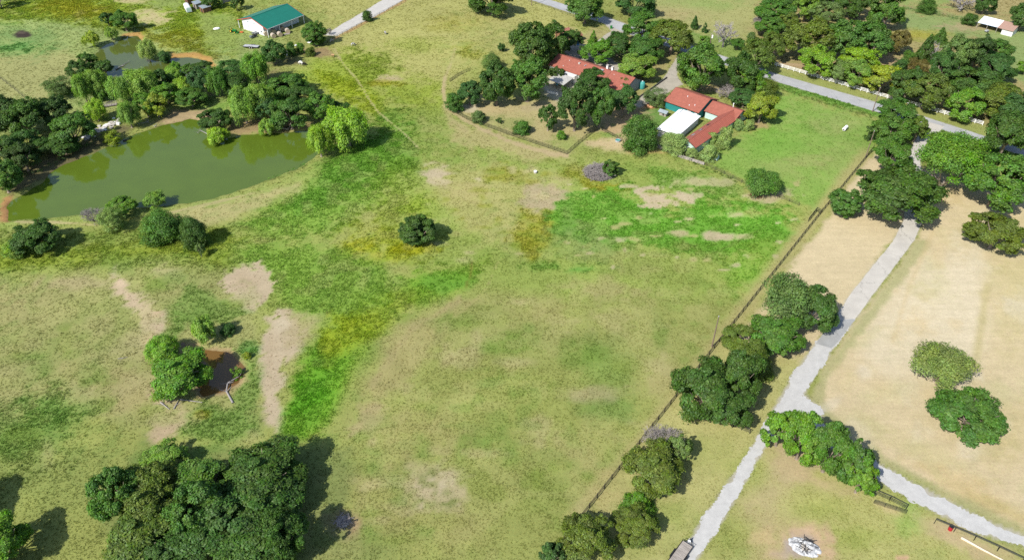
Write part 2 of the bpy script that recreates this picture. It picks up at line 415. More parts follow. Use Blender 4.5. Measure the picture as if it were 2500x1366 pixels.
# big central field
P([(860,900),(1000,760),(1200,700),(1500,720),(1800,740),(1760,820),(1640,980),(1440,1260),(1340,1400),(760,1400),(860,1260),(840,1130),(800,1060)], (156,157,92), 28, .92, .7, .6)
P([(880,960),(960,820),(1080,740),(1180,720),(1050,860),(940,1000),(860,1060)], (176,162,112), 24, .75, .5, .5)
E(1250,820,150,60,(148,150,90),.8,.6,.8,.7); E(1480,900,60,60,(128,152,76),.7,.7,.9,.7); E(1330,760,80,30,(170,160,104),.8,.6,.5,.5); E(1580,840,80,40,(164,162,102),.8,.6,.6,.6)
E(1300,1000,160,90,(142,146,78),.9,.6,.9,.7); E(1180,920,120,50,(150,148,84),.9,.5,.8,.7); E(1000,1050,110,60,(168,156,102),.8,.6,.6,.6)
E(1460,700,100,24,(182,168,118),.8,.6,.5,.5); E(1420,1120,100,60,(172,164,108),.8,.6,.5,.5); E(1200,1200,120,60,(140,146,76),.9,.6,.9,.7); E(1330,1200,60,40,(136,148,76),.8,.6,.9,.7)
E(1500,1000,60,30,(122,150,76),.7,.6,.9,.7); E(1620,930,50,40,(186,174,120),.7,.7,.4,.4); E(1440,960,60,14,(184,166,130),.8,.6,.4,.4)
E(920,1200,80,60,(160,152,96),.8,.6,.7,.6); E(940,1300,120,60,(156,152,90),.9,.6,.7,.6); E(1050,1290,120,50,(166,156,100),.9,.6,.6,.6)
P([(840,1080),(930,1040),(960,1000),(900,960),(850,1040)], (182,166,122), 12, .7, .4, .5)
E(1066,1190,62,46,(198,180,146),.5,.75,.35,.4,.6); E(832,1278,36,34,(196,158,126),.4,.9,.05,.2)
P([(690,1080),(860,1090),(850,1200),(820,1330),(720,1380),(560,1380),(300,1380),(230,1200),(350,1100)], (128,138,84), 20, .7, .6, .6)
E(900,1340,80,40,(132,144,84),.8,.6,.7,.6)
W([(1400,1270),(1640,985),(1780,800),(1960,575),(2110,385)], 20, (182,172,116), 14, .85, .4, .45)
W([(880,1010),(930,900),(1010,800),(1120,730)], 5, (184,170,120), 9, .6, .3, .4, 8)
W([(1480,480),(1620,560),(1760,640),(1860,690)], 1.5, (120,140,66), 1.5, .5, .8, .8, 2)
W([(1700,640),(1800,590),(1890,540),(1940,500)], 1.6, (110,128,60), 1.5, .5, .8, .8, 2)
W([(1215,640),(1190,700),(1130,760),(1060,800)], 1.5, (186,172,120), 2, .5, .3, .4, 2)
for q_ in range(60):
    rr_ = random.Random(q_ * 7 + 1); x_, y_ = rr_.uniform(880, 1640), rr_.uniform(720, 1330)
    if sdist(np.array([x_]), np.array([y_]), [(860,900),(1000,760),(1200,700),(1760,760),(1640,980),(1400,1300),(800,1330)])[0] < 0:
        E(x_, y_, rr_.uniform(12, 46), rr_.uniform(8, 26), rr_.choice([(126,150,72),(122,148,66),(184,170,122),(190,174,130),(136,150,70)]), .8, .5, .8, .7, .8)
for q_ in range(45):
    rr_ = random.Random(q_ * 11 + 5); x_, y_ = rr_.uniform(0, 640), rr_.uniform(640, 1140)
    E(x_, y_, rr_.uniform(12, 50), rr_.uniform(8, 26), rr_.choice([(120,148,70),(112,144,64),(182,168,122),(188,172,130),(134,148,64)]), .8, .45, .8, .7, .8)
# mown verge and lawns east of the boundary fence
P([(2134,372),(2300,430),(2250,540),(2200,560),(2100,690),(2040,770),(1950,890),(1760,880),(1850,760),(1990,570)], LAWN, 8, 1, .05, .15, 5)
P([(1770,850),(1960,870),(1900,980),(1840,1080),(1700,1290),(1600,1400),(1330,1400),(1440,1270),(1640,985)], (190,182,122), 14, 1, .55, .45, 10)
E(1880,820,60,60,(196,186,124),.8,.7,.2,.2); E(1720,1100,70,40,(166,172,98),.8,.6,.4,.3); E(1640,1260,60,40,(150,164,84),.8,.6,.5,.3); E(1770,1130,40,30,(176,176,106),.8,.6,.4,.3); E(1540,1340,80,30,(160,166,94),.8,.6,.5,.3)
E(1490,1200,40,40,(196,184,124),.8,.6,.3,.3)
P([(2290,430),(2420,460),(2900,560),(2900,1500),(2500,1300),(2300,1195),(2120,1108),(2020,1020),(1992,970),(2005,905),(2095,775),(2190,660),(2245,580)], LAWN, 10, 1, .04, .12, 6)
P([(2150,760),(2260,640),(2400,620),(2420,760),(2380,900),(2250,930),(2120,900),(2110,820)], LAWN2, 40, .85, .02, .1, 16)
E(2300,470,60,24,(214,190,138),.7,.8,.05,.15); E(2420,560,60,60,(212,196,142),.9,.6,.05,.15); E(2480,700,60,120,(208,192,136),.9,.7,.1,.15)
E(2100,1040,60,30,(206,194,142),.8,.6,.1,.15); E(2250,1100,110,30,(206,192,138),.8,.6,.1,.15,rot=.5); E(2450,1060,70,60,(202,184,130),.8,.7,.1,.15); E(2160,960,50,20,(220,206,158),.8,.6,.05,.15)
E(2340,1180,120,20,(220,190,140),.8,.6,.05,.15,rot=.45); E(2420,1230,120,20,(208,190,130),.8,.7,.1,.15,rot=.45)
W([(2250,600),(2190,680),(2100,800),(2010,920),(1998,980),(2030,1030),(2120,1100),(2300,1205),(2500,1300)], 12, (184,184,128), 8, .8, .2, .2, 6)
W([(2195,600),(2120,700),(2050,790)], 9, (176,178,126), 6, .8, .2, .2, 5)
W([(2410,700),(2380,900),(2330,1060)], 10, (200,188,128), 9, .6, .1, .15)
W([(2180,830),(2220,700),(2280,560)], 5, (222,200,152), 6, .5, .03, .1)
for q_ in range(70):
    rr_ = random.Random(q_ * 17 + 2); x_, y_ = rr_.uniform(2010, 2540), rr_.uniform(470, 1260)
    if sdist(np.array([x_]), np.array([y_]), [(2300,450),(2540,480),(2540,1290),(2300,1180),(2130,1095),(2010,980),(2110,790),(2250,590)])[0] < 0:
        E(x_, y_, rr_.uniform(10, 48), rr_.uniform(8, 30), rr_.choice([(214,198,148),(240,228,202),(206,196,146),(236,222,188),(222,198,152)]), .9, .5, .12, .2, .9, rot=rr_.uniform(-1, 1))
for q_ in range(30):
    rr_ = random.Random(q_ * 19 + 4); x_, y_ = rr_.uniform(1010, 1120), rr_.uniform(1150, 1235)
    E(x_, y_, rr_.uniform(4, 12), rr_.uniform(3, 8), rr_.choice([(206,190,158),(132,142,78),(200,182,150),(140,148,86)]), .6, .7, .4, .5, .9)
# south-east corner
P([(1880,1050),(1930,1040),(1990,1080),(2060,1130),(2140,1185),(2300,1265),(2500,1345),(2800,1500),(1580,1500),(1720,1340),(1800,1220)], (180,174,112), 14, 1, .6, .5, 10)
E(1930,1130,60,44,(204,182,140),.7,.8,.1,.2); E(2000,1175,90,16,(206,182,138),.7,.7,.1,.2,rot=.4); E(1880,1220,60,50,(200,182,134),.8,.7,.15,.2); E(1900,1310,70,60,(196,178,126),.8,.6,.2,.2)
E(2000,1240,80,26,(150,156,80),.8,.6,.8,.55); E(2215,1270,34,44,(150,172,90),.7,.8,.8,.55); E(2080,1310,80,30,(146,156,74),.8,.6,.8,.55); E(1830,1150,40,40,(168,172,98),.8,.7,.7,.5)
E(1780,1310,50,40,(154,160,84),.8,.6,.8,.55); E(2170,1240,50,14,(212,192,138),.6,.8,.1,.2,rot=.4); E(2330,1310,80,26,(208,184,142),.7,.8,.1,.2,rot=.45); E(2420,1350,60,20,(200,178,132),.8,.7,.1,.2)
E(1965,1322,66,48,(222,186,150),.45,.9,.02,.1); E(1950,1335,40,34,(190,178,168),.5,.8,0,0); E(2205,1362,18,8,(226,186,152),.3,.9,0,0); E(1860,1310,26,16,(214,190,136),.6,.7,.1,.2)
# trails
W([(815,118),(840,160),(868,190),(885,215),(905,250),(925,275),(945,292),(985,325),(1020,360)], 1.6, (204,190,142), 1.2, .85, .1, .2, 1)
W([(1085,190),(1082,225),(1090,262),(1130,290),(1190,322),(1260,350),(1340,374),(1385,380)], 4, (210,190,146), 3, .85, .08, .2, 2)
W([(1110,120),(1100,160),(1086,190)], 2.5, (205,190,140), 3, .6, .2, .3, 2)
W([(1085,262),(1100,290),(1140,320)], 6, (200,184,136), 6, .6, .2, .3, 2)
W([(810,98),(870,66),(990,2)], 3, (214,168,118), 2.5, .6, .1, .2, 2)
W([(255,140),(262,168),(250,190)], 4, (190,140,84), 3, .8, .1, .2, 2)
W([(420,136),(470,133),(512,146),(522,162)], 5, (206,160,96), 3, .9, .05, .2, 2)
W([(300,88),(338,83),(350,98)], 4, (206,160,100), 3, .8, .05, .2, 2)
E(765,128,50,10,(178,150,116),.5,.8,.1,.3); E(700,150,60,16,(130,120,90),.6,.7,.2,.4); E(560,215,120,14,(150,130,100),.7,.7,.2,.4,rot=-.35); E(420,285,60,10,(160,140,110),.7,.7,.1,.3,rot=-.3)
P([(440,262),(560,215),(640,200),(660,215),(600,260),(540,280),(500,275)], (124,156,72), 8, .8, .8, .7)
P([(395,298),(440,272),(520,268),(540,290),(500,300),(440,310)], (190,164,124), 6, .9, .05, .2, 6)
P([(10,480),(30,475),(30,500),(20,540),(0,540),(0,500)], (206,150,100), 5, .85, .05, .2, 4)
P([(560,300),(640,290),(760,300),(780,312),(700,318),(560,328)], (176,150,112), 5, .8, .1, .3, 4)
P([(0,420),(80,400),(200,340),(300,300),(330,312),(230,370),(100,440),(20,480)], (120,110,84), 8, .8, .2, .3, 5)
for nm in (COURT, LOOP): P(nm, (196,188,172), 2.5, .95, 0, 0, 3)
for nm in (TOPDRV, HDRV, BRANCH): P(nm, (206,200,184), 2, 1, 0, 0, 1)
P(ROAD_T + ROAD_B[::-1], (190,186,170), 1.5, 1, 0, 0, 1)
P(DRV_L + DRV_R[::-1], (206,200,184), 2, 1, 0, 0, 1)

def smooth01(t): t = np.clip(t, 0, 1); return t * t * (3 - 2 * t)

def paint(X, Y):
    """albedo, plant density and height at places on the land"""
    X = np.asarray(X, float); Y = np.asarray(Y, float)
    n1 = vnoise(X, Y, 14, 1) - .5; n2 = vnoise(X, Y, 5, 2) - .5; n3 = vnoise(X, Y, 1.9, 3) - .5; n4 = vnoise(X, Y, 38, 4) - .5
    n5 = vnoise(X, Y, 0.9, 9) - .5
    rag = n1 * .6 + n2 * .75 + n3 * .8 + n5 * .55
    Yc = np.maximum(Y, 20)
    f = Yc * math.cos(PITCH) + CAM_H * math.sin(PITCH)
    U = 1250 + F_PX * X / f
    V = 683 - F_PX * (Yc * math.sin(PITCH) - CAM_H * math.cos(PITCH)) / f
    col = np.tile(lin((158, 160, 92)), (len(X), 1)).astype(float)
    den = np.full(len(X), .6); hg = np.full(len(X), .7)
    for kind, g, c, fe, op, d, h, rg in LAY:
        if kind == 'P':
            a = np.array(g, float); m = fe + rg * 1.5
            i = np.nonzero((U > a[:, 0].min() - m) & (U < a[:, 0].max() + m) & (V > a[:, 1].min() - m) & (V < a[:, 1].max() + m))[0]
            if not len(i): continue
            sd = sdist(U[i], V[i], g) + rag[i] * rg * 2
            w = smooth01(.5 - sd / (2 * fe))
        elif kind == 'E':
            x, y, rx, ry, ro = g; m = 1.05 + fe + rg * 2.2
            R_ = max(rx, ry) if ro else None
            i = np.nonzero((abs(U - x) < m * (R_ or rx)) & (abs(V - y) < m * (R_ or ry)))[0]
            if not len(i): continue
            du, dv = U[i] - x, V[i] - y
            if ro:
                cc, ss = math.cos(ro), math.sin(ro); du, dv = du * cc + dv * ss, -du * ss + dv * cc
            sd = np.sqrt((du / rx) ** 2 + (dv / ry) ** 2) - 1 + rag[i] * rg * 1.6
            w = smooth01(.5 - sd / (2 * fe))
        else:
            pts, wd = g; a = np.array(pts, float); m = wd + fe + rg * 2
            i = np.nonzero((U > a[:, 0].min() - m) & (U < a[:, 0].max() + m) & (V > a[:, 1].min() - m) & (V < a[:, 1].max() + m))[0]
            if not len(i): continue
            sd = sdist(U[i], V[i], pts, False) - wd + rag[i] * rg * 2
            w = smooth01(.5 - sd / (2 * fe))
        w = w * op
        col[i] += (lin(c) - col[i]) * w[:, None]
        if d is not None: den[i] += (d - den[i]) * w
        if h is not None: hg[i] += (h - hg[i]) * w
    # patchy sward: greener and drier spots, weed and dry-stalk flecks
    ma = np.clip(den * 1.4, .3, 1)[:, None]
    s = (n2 * .9 + n3 * .6 + n1 * .6)[:, None]
    col = col * (1 + s * .17 * ma)
    dry = (smooth01((vnoise(X, Y, 3.1, 21) - .52) * 5) * smooth01((vnoise(X, Y, 17, 22) - .3) * 2.5))[:, None] * ma
    col += (lin((196, 180, 130)) - col) * dry * .20
    grn = (smooth01((vnoise(X, Y, 2.4, 31) - .55) * 6) * smooth01((vnoise(X, Y, 21, 32) - .35) * 2.5))[:, None] * ma
    col += (lin((96, 140, 52)) - col) * grn * .22
    col *= (1 + n4[:, None] * .12)
    gr = np.clip((den - .25) * 2.5, 0, 1)[:, None]
    col *= 1 + gr * (np.array([1.14, 1.24, 1.12]) - 1)
    return np.clip(col, 0.002, 1) / K_ALB, den, hg

PONDS = [wpoly(POND), wpoly(POND2), wpoly(POND3)]
WATER_Z = -0.45
def dip(X, Y):
    z = np.zeros(len(X))
    wob = (vnoise(X, Y, 3, 40) - .5) * 1.2 + (vnoise(X, Y, 1.2, 41) - .5) * .6
    for p in PONDS:
        i = np.nonzero((X > p[:, 0].min() - 6) & (X < p[:, 0].max() + 6) & (Y > p[:, 1].min() - 6) & (Y < p[:, 1].max() + 6))[0]
        sd = sdist(X[i], Y[i], p) + wob[i]
        z[i] = np.minimum(z[i], np.clip(-.45 + sd * .3, -1.6, 0))
    return z

def ground_material():
    m, t, p = new_mat('pasture_ground')
    n, l = t.nodes, t.links
    at_ = n.new('ShaderNodeAttribute'); at_.attribute_name = 'cover'
    dn = n.new('ShaderNodeAttribute'); dn.attribute_name = 'sward'
    geo = n.new('ShaderNodeNewGeometry')
    def noise(s, d=4, r=.6):
        q = n.new('ShaderNodeTexNoise'); q.inputs['Scale'].default_value = s; q.inputs['Detail'].default_value = d; q.inputs['Roughness'].default_value = r
        l.new(geo.outputs['Position'], q.inputs['Vector']); return q
    na = noise(1.7, 5, .7); nb = noise(6.5, 3, .6); nc = noise(.45, 4, .6)
    def rng(src, lo, hi):
        q = n.new('ShaderNodeMapRange'); q.inputs[1].default_value = .28; q.inputs[2].default_value = .72
        q.inputs[3].default_value = lo; q.inputs[4].default_value = hi; l.new(src, q.inputs[0]); return q.outputs[0]
    def mul(a, b):
        q = n.new('ShaderNodeMath'); q.operation = 'MULTIPLY'; l.new(a, q.inputs[0]); l.new(b, q.inputs[1]); return q.outputs[0]
    v = mul(mul(rng(na.outputs[0], .88, 1.13), rng(nb.outputs[0], .84, 1.17)), rng(nc.outputs[0], .93, 1.07))
    hsv = n.new('ShaderNodeHueSaturation')
    l.new(at_.outputs['Color'], hsv.inputs['Color']); l.new(v, hsv.inputs['Value'])
    l.new(rng(noise(2.6).outputs[0], .485, .512), hsv.inputs['Hue'])
    # mowing and drag streaks along the drive on the short lawns
    mp = n.new('ShaderNodeMapping'); mp.inputs['Rotation'].default_value = (0, 0, math.radians(-52)); mp.inputs['Scale'].default_value = (.07, .9, 1)
    l.new(geo.outputs['Position'], mp.inputs[0])
    st = n.new('ShaderNodeTexNoise'); st.inputs['Scale'].default_value = 1; st.inputs['Detail'].default_value = 6; st.inputs['Distortion'].default_value = .6; l.new(mp.outputs[0], st.inputs['Vector'])
    mx = n.new('ShaderNodeMix'); mx.data_type = 'RGBA'; mx.blend_type = 'MULTIPLY'
    iv = n.new('ShaderNodeMapRange'); iv.inputs[1].default_value = 0; iv.inputs[2].default_value = .3; iv.inputs[3].default_value = .8; iv.inputs[4].default_value = 0.12
    l.new(dn.outputs['Fac'], iv.inputs[0]); l.new(iv.outputs[0], mx.inputs[0])
    l.new(hsv.outputs[0], mx.inputs[6])
    cr = n.new('ShaderNodeValToRGB'); cr.color_ramp.elements[0].position = .3; cr.color_ramp.elements[1].position = .65
    cr.color_ramp.elements[0].color = (.90, .91, .86, 1); cr.color_ramp.elements[1].color = (1.02, 1.02, 1.0, 1)
    l.new(st.outputs[0], cr.inputs[0]); l.new(cr.outputs[0], mx.inputs[7])
    l.new(mx.outputs[2], p.inputs['Base Color'])
    p.inputs['Roughness'].default_value = .95; p.inputs['Specular IOR Level'].default_value = .1
    bp = n.new('ShaderNodeBump'); bp.inputs['Distance'].default_value = .35
    ad = n.new('ShaderNodeMath'); ad.operation = 'ADD'; l.new(na.outputs[0], ad.inputs[0])
    hb = n.new('ShaderNodeMath'); hb.operation = 'MULTIPLY'; hb.inputs[1].default_value = .35; l.new(nb.outputs[0], hb.inputs[0]); l.new(hb.outputs[0], ad.inputs[1])
    bs = n.new('ShaderNodeMapRange'); bs.inputs[1].default_value = 0; bs.inputs[2].default_value = .8; bs.inputs[3].default_value = .08; bs.inputs[4].default_value = .45
    l.new(dn.outputs['Fac'], bs.inputs[0]); l.new(bs.outputs[0], bp.inputs['Strength'])
    l.new(ad.outputs[0], bp.inputs['Height']); l.new(bp.outputs[0], p.inputs['Normal'])
    return m

def axis(a, b, step, outer):
    core = np.arange(a, b + step / 2, step)
    lo = [a - step * (1.35 ** k) * 3 for k in range(1, outer)]; hi = [b + step * (1.35 ** k) * 3 for k in range(1, outer)]
    return np.array(lo[::-1] + list(core) + hi)

gx = axis(-250, 262, .78, 25); gy = axis(58, 372, .78, 25)
XX, YY = np.meshgrid(gx, gy)
gX, gY = XX.ravel(), YY.ravel()
gc, gd, gh = paint(gX, gY)
gz = dip(gX, gY)
# wet mud at the shores
wet = smooth01((-gz - .3) / .2)[:, None]
gc = gc * (1 - wet) + (gc * .35 + np.array(alb((132, 112, 76))) * .5) * wet
nx, ny = len(gx), len(gy)
idx = np.arange(nx * ny).reshape(ny, nx)
quads = np.stack([idx[:-1, :-1], idx[:-1, 1:], idx[1:, 1:], idx[1:, :-1]], -1).reshape(-1, 4)
gme = mesh_np('ground', np.stack([gX, gY, gz], 1), quads, 4)
col_attr(gme, 'cover', gc); float_attr(gme, 'sward', gd)
gme.shade_smooth()
structure(link('ground', gme, None, ground_material()))
del XX, YY

# ---- water
def water(name, poly, colr, rough, label):
    m, t, p = new_mat('water_' + name)
    n, l = t.nodes, t.links
    geo = n.new('ShaderNodeNewGeometry')
    nz = n.new('ShaderNodeTexNoise'); nz.inputs['Scale'].default_value = .12; nz.inputs['Detail'].default_value = 4; l.new(geo.outputs['Position'], nz.inputs['Vector'])
    mx = n.new('ShaderNodeMix'); mx.data_type = 'RGBA'
    c = np.array(colr); mx.inputs[6].default_value = (*(c * .86), 1); mx.inputs[7].default_value = (*(c * 1.16), 1)
    l.new(nz.outputs[0], mx.inputs[0]); l.new(mx.outputs[2], p.inputs['Base Color'])
    p.inputs['Roughness'].default_value = rough; p.inputs['IOR'].default_value = 1.45; p.inputs['Specular IOR Level'].default_value = .68
    nb = n.new('ShaderNodeTexNoise'); nb.inputs['Scale'].default_value = 1.6; nb.inputs['Detail'].default_value = 3; l.new(geo.outputs['Position'], nb.inputs['Vector'])
    bp = n.new('ShaderNodeBump'); bp.inputs['Strength'].default_value = .10; bp.inputs['Distance'].default_value = .04
    l.new(nb.outputs[0], bp.inputs['Height']); l.new(bp.outputs[0], p.inputs['Normal'])
    bm = bmesh.new()
    c0 = poly.mean(0)
    q = []
    k = len(poly)
    area = .5 * sum(poly[i][0] * poly[(i + 1) % k][1] - poly[(i + 1) % k][0] * poly[i][1] for i in range(k))
    for i in range(k):
        a, b = poly[i - 1], poly[(i + 1) % k]
        d = b - a; nn = np.array([d[1], -d[0]]) / (np.hypot(*d) + 1e-9) * (1 if area > 0 else -1)
        q.append(poly[i] + nn * 1.6)
    vs = [bm.verts.new((x, y, WATER_Z)) for x, y in q]
    bm.faces.new(vs if area > 0 else vs[::-1]); bmesh.ops.triangulate(bm, faces=bm.faces)
    me = bpy.data.meshes.new(name); bm.to_mesh(me); bm.free()
    o = structure(link(name, me, None, m)); o['label'] = label
    return o
water('pond_water', PONDS[0], (.078, .120, .012), .06, 'large green pond below the tree-lined bank')
water('pond_water', PONDS[1], (.075, .095, .02), .06, 'smaller grey-green pond by the barn meadow')
water('pond_water', PONDS[2], (.15, .085, .028), .06, 'small brown stock pond beside the lone willow')

# ---- road and drives: sheets with worn edges
def densify(pts, step, amp, seed):
    r = random.Random(seed); out = []
    w = [Vector(p) for p in pts]
    for k in range(len(w)):
        a, b = w[k], w[(k + 1) % len(w)]
        L = (b - a).length; n = max(1, int(L / step)); d = (b - a) / max(L, 1e-6); nn = Vector((-d.y, d.x, 0))
        for j in range(n):
            p = a + d * (L * j / n)
            o = (vnoise(np.array([p.x]), np.array([p.y]), 2.2, seed)[0] - .5) * 2 * amp + r.uniform(-1, 1) * amp * .35
            out.append(p + nn * o)
    return out
def sheet(name, px, z, material, step=.7, amp=.12, seed=1, label=None):
    pts = densify([at(u, v) for u, v in px], step, amp, seed)
    bm = bmesh.new()
    f = bm.faces.new([bm.verts.new((p.x, p.y, z)) for p in pts])
    bm.normal_update()
    if f.normal.z < 0: f.normal_flip()
    bmesh.ops.triangulate(bm, faces=bm.faces)
    me = bpy.data.meshes.new(name); bm.to_mesh(me); bm.free()
    o = structure(link(name, me, None, material))
    if label: o['label'] = label
    return o

def paving(name, c, crack=.25, speck=.12, sc=.35, c2=None):
    m, t, p = new_mat(name)
    n, l = t.nodes, t.links
    geo = n.new('ShaderNodeNewGeometry')
    def noise(s, d=5):
        q = n.new('ShaderNodeTexNoise'); q.inputs['Scale'].default_value = s; q.inputs['Detail'].default_value = d; q.inputs['Roughness'].default_value = .65
        l.new(geo.outputs['Position'], q.inputs['Vector']); return q
    a = noise(sc); b = noise(5, 4)
    mx = n.new('ShaderNodeMix'); mx.data_type = 'RGBA'
    c = np.array(c); mx.inputs[6].default_value = (*(c * .91), 1); mx.inputs[7].default_value = (*np.clip(np.array(c2 if c2 is not None else c * 1.07), 0, 1), 1)
    r = n.new('ShaderNodeMapRange'); r.inputs[1].default_value = .35; r.inputs[2].default_value = .65; l.new(a.outputs[0], r.inputs[0]); l.new(r.outputs[0], mx.inputs[0])
    h = n.new('ShaderNodeHueSaturation'); l.new(mx.outputs[2], h.inputs['Color'])
    r2 = n.new('ShaderNodeMapRange'); r2.inputs[1].default_value = .25; r2.inputs[2].default_value = .75; r2.inputs[3].default_value = 1 - speck; r2.inputs[4].default_value = 1 + speck
    l.new(b.outputs[0], r2.inputs[0]); l.new(r2.outputs[0], h.inputs['Value'])
    vo = n.new('ShaderNodeTexVoronoi'); vo.feature = 'DISTANCE_TO_EDGE'; vo.inputs['Scale'].default_value = .11; vo.inputs['Randomness'].default_value = 1
    wv = n.new('ShaderNodeVectorMath'); wv.operation = 'MULTIPLY_ADD'; wn_ = noise(.8); l.new(wn_.outputs[1], wv.inputs[0]); wv.inputs[1].default_value = (3, 3, 0); l.new(geo.outputs['Position'], wv.inputs[2])
    l.new(wv.outputs[0], vo.inputs['Vector'])
    cr = n.new('ShaderNodeMapRange'); cr.inputs[1].default_value = 0; cr.inputs[2].default_value = .012; cr.inputs[3].default_value = 1 - crack; cr.inputs[4].default_value = 1
    l.new(vo.outputs['Distance'], cr.inputs[0])
    m2 = n.new('ShaderNodeMix'); m2.data_type = 'RGBA'; m2.blend_type = 'MULTIPLY'; m2.inputs[0].default_value = 1
    l.new(h.outputs[0], m2.inputs[6]); l.new(cr.outputs[0], m2.inputs[7]); l.new(m2.outputs[2], p.inputs['Base Color'])
    p.inputs['Roughness'].default_value = .9; p.inputs['Specular IOR Level'].default_value = .2
    bp = n.new('ShaderNodeBump'); bp.inputs['Strength'].default_value = .25; bp.inputs['Distance'].default_value = .03; l.new(b.outputs[0], bp.inputs['Height']); l.new(bp.outputs[0], p.inputs['Normal'])
    return m
M_ROAD = paving('road_chipseal', alb((204,205,205)), .35, .06, .25)
M_CONC = paving('drive_concrete', alb((228,222,210)), .3, .07, .3)
M_GRAV = paving('drive_gravel', alb((224,223,219)), 0, .12, .6)
M_WGRAV = paving('drive_white_gravel', alb((226,222,214)), 0, .1, .5)
M_ASPH = paving('drive_asphalt', alb((190,191,189)), .3, .12, .5)
M_BEIGE = paving('drive_old_concrete', alb((204,196,178)), .35, .08, .3)
sheet('road', ROAD_T + ROAD_B[::-1], .012, M_ROAD, 1.0, .10, 3)
ic = 9
sheet('concrete_driveway', DRV_L[:ic + 1] + DRV_R[:ic + 1][::-1], .016, M_CONC, .8, .08, 5)
sheet('gravel_driveway', DRV_L[ic:] + DRV_R[ic:][::-1], .012, M_GRAV, .35, .6, 6)
sheet('asphalt_patch', [(2034,781),(2087,779),(2046,836),(2030,850),(1992,838)], .020, M_ASPH, .6, .2, 7)
sheet('gravel_side_drive', BRANCH, .008, M_GRAV, .35, .85, 8)
sheet('gravel_farm_drive', TOPDRV, .010, M_WGRAV, .7, .35, 9)
sheet('house_driveway', HDRV, .012, M_BEIGE, .7, .08, 10)
sheet('house_courtyard_paving', COURT, .010, M_BEIGE, .7, .2, 11)
sheet('loop_drive', LOOP, .008, M_BEIGE, .7, .2, 12)

# ---- sward: blades and weeds over the pasture, real geometry
def sward(name, n, seed, lush, label, cat, ylim=(66, 372)):
    r = np.random.default_rng(seed)
    # sample the land in view, thinner with distance
    Y = ylim[0] + (ylim[1] - ylim[0]) * r.random(n * 3) ** 1.25
    half = 105 + (Y - 66) * .52
    X = (r.random(n * 3) * 2 - 1) * half
    c, d, h = paint(X, Y)
    z = dip(X, Y)
    clump = vnoise(X, Y, 1.5, 50) * .6 + vnoise(X, Y, 4.2, 51) * .6
    keep = (r.random(len(X)) < d * np.clip(clump * 1.8 - .35, .08, 1)) & (z > -.3)
    if lush: keep &= (d > .8) & (h > .75)
    k = np.nonzero(keep)[0][:n]
    X, Y, c, h, z = X[k], Y[k], c[k], h[k], z[k]
    N = len(k); nb = 4
    sz = (.62 + (Y - 66) / 300 * .75) * (.6 + .8 * r.random(N)) * (1.3 if lush else 1.0)
    vs = np.zeros((N, nb, 3, 3)); cs = np.zeros((N, nb, 3, 3))
    a0 = r.random(N) * 6.283
    for b in range(nb):
        a = a0 + b * 6.283 / nb + r.normal(0, .4, N)
        el = r.uniform(.2, .95, N) if lush else r.uniform(.12, .85, N)
        L = sz * (.36 if lush else .30) * h * r.uniform(.7, 1.3, N) + .05
        w = sz * .13 * r.uniform(.7, 1.4, N)
        dx, dy = np.cos(a), np.sin(a)
        off = .12 * sz
        bx, by = X + dx * off * r.normal(0, 1, N), Y + dy * off * r.normal(0, 1, N)
        vs[:, b, 0] = np.stack([bx - dy * w, by + dx * w, z - .01], 1)
        vs[:, b, 1] = np.stack([bx + dy * w, by - dx * w, z - .01], 1)
        vs[:, b, 2] = np.stack([bx + dx * np.cos(el) * L, by + dy * np.cos(el) * L, z + np.sin(el) * L], 1)
        tone = r.normal(1.24, .16, N)[:, None]
        cc = c * np.clip(tone, .6, 1.6)
        if lush:
            m = (r.random(N) < .5)[:, None]
            cc = np.where(m, cc * np.array([.9, 1.0, .82]), cc)
        for q in range(3): cs[:, b, q] = cc
    V = vs.reshape(-1, 3)
    me = mesh_np(name, V, np.arange(len(V)).reshape(-1, 3), 3)
    col_attr(me, 'cover', np.clip(cs.reshape(-1, 3), .003, .9))
    m, t, p = new_mat(name + '_blades')
    q = t.nodes.new('ShaderNodeAttribute'); q.attribute_name = 'cover'
    t.nodes.remove(p)
    df = t.nodes.new('ShaderNodeBsdfDiffuse'); tr = t.nodes.new('ShaderNodeBsdfTranslucent'); mx = t.nodes.new('ShaderNodeMixShader'); mx.inputs[0].default_value = .5
    t.links.new(q.outputs['Color'], df.inputs[0]); t.links.new(q.outputs['Color'], tr.inputs[0])
    t.links.new(df.outputs[0], mx.inputs[1]); t.links.new(tr.outputs[0], mx.inputs[2])
    t.links.new(mx.outputs[0], t.nodes['Material Output'].inputs[0])
    return stuff(link(name, me, None, m), label, cat)
sward('pasture_grass', 190000, 11, False, 'short mixed grass and dry stalks covering the pasture', 'grass')
sward('meadow_weeds', 110000, 12, True, 'taller green and yellow weeds growing in patches across the field', 'weeds')
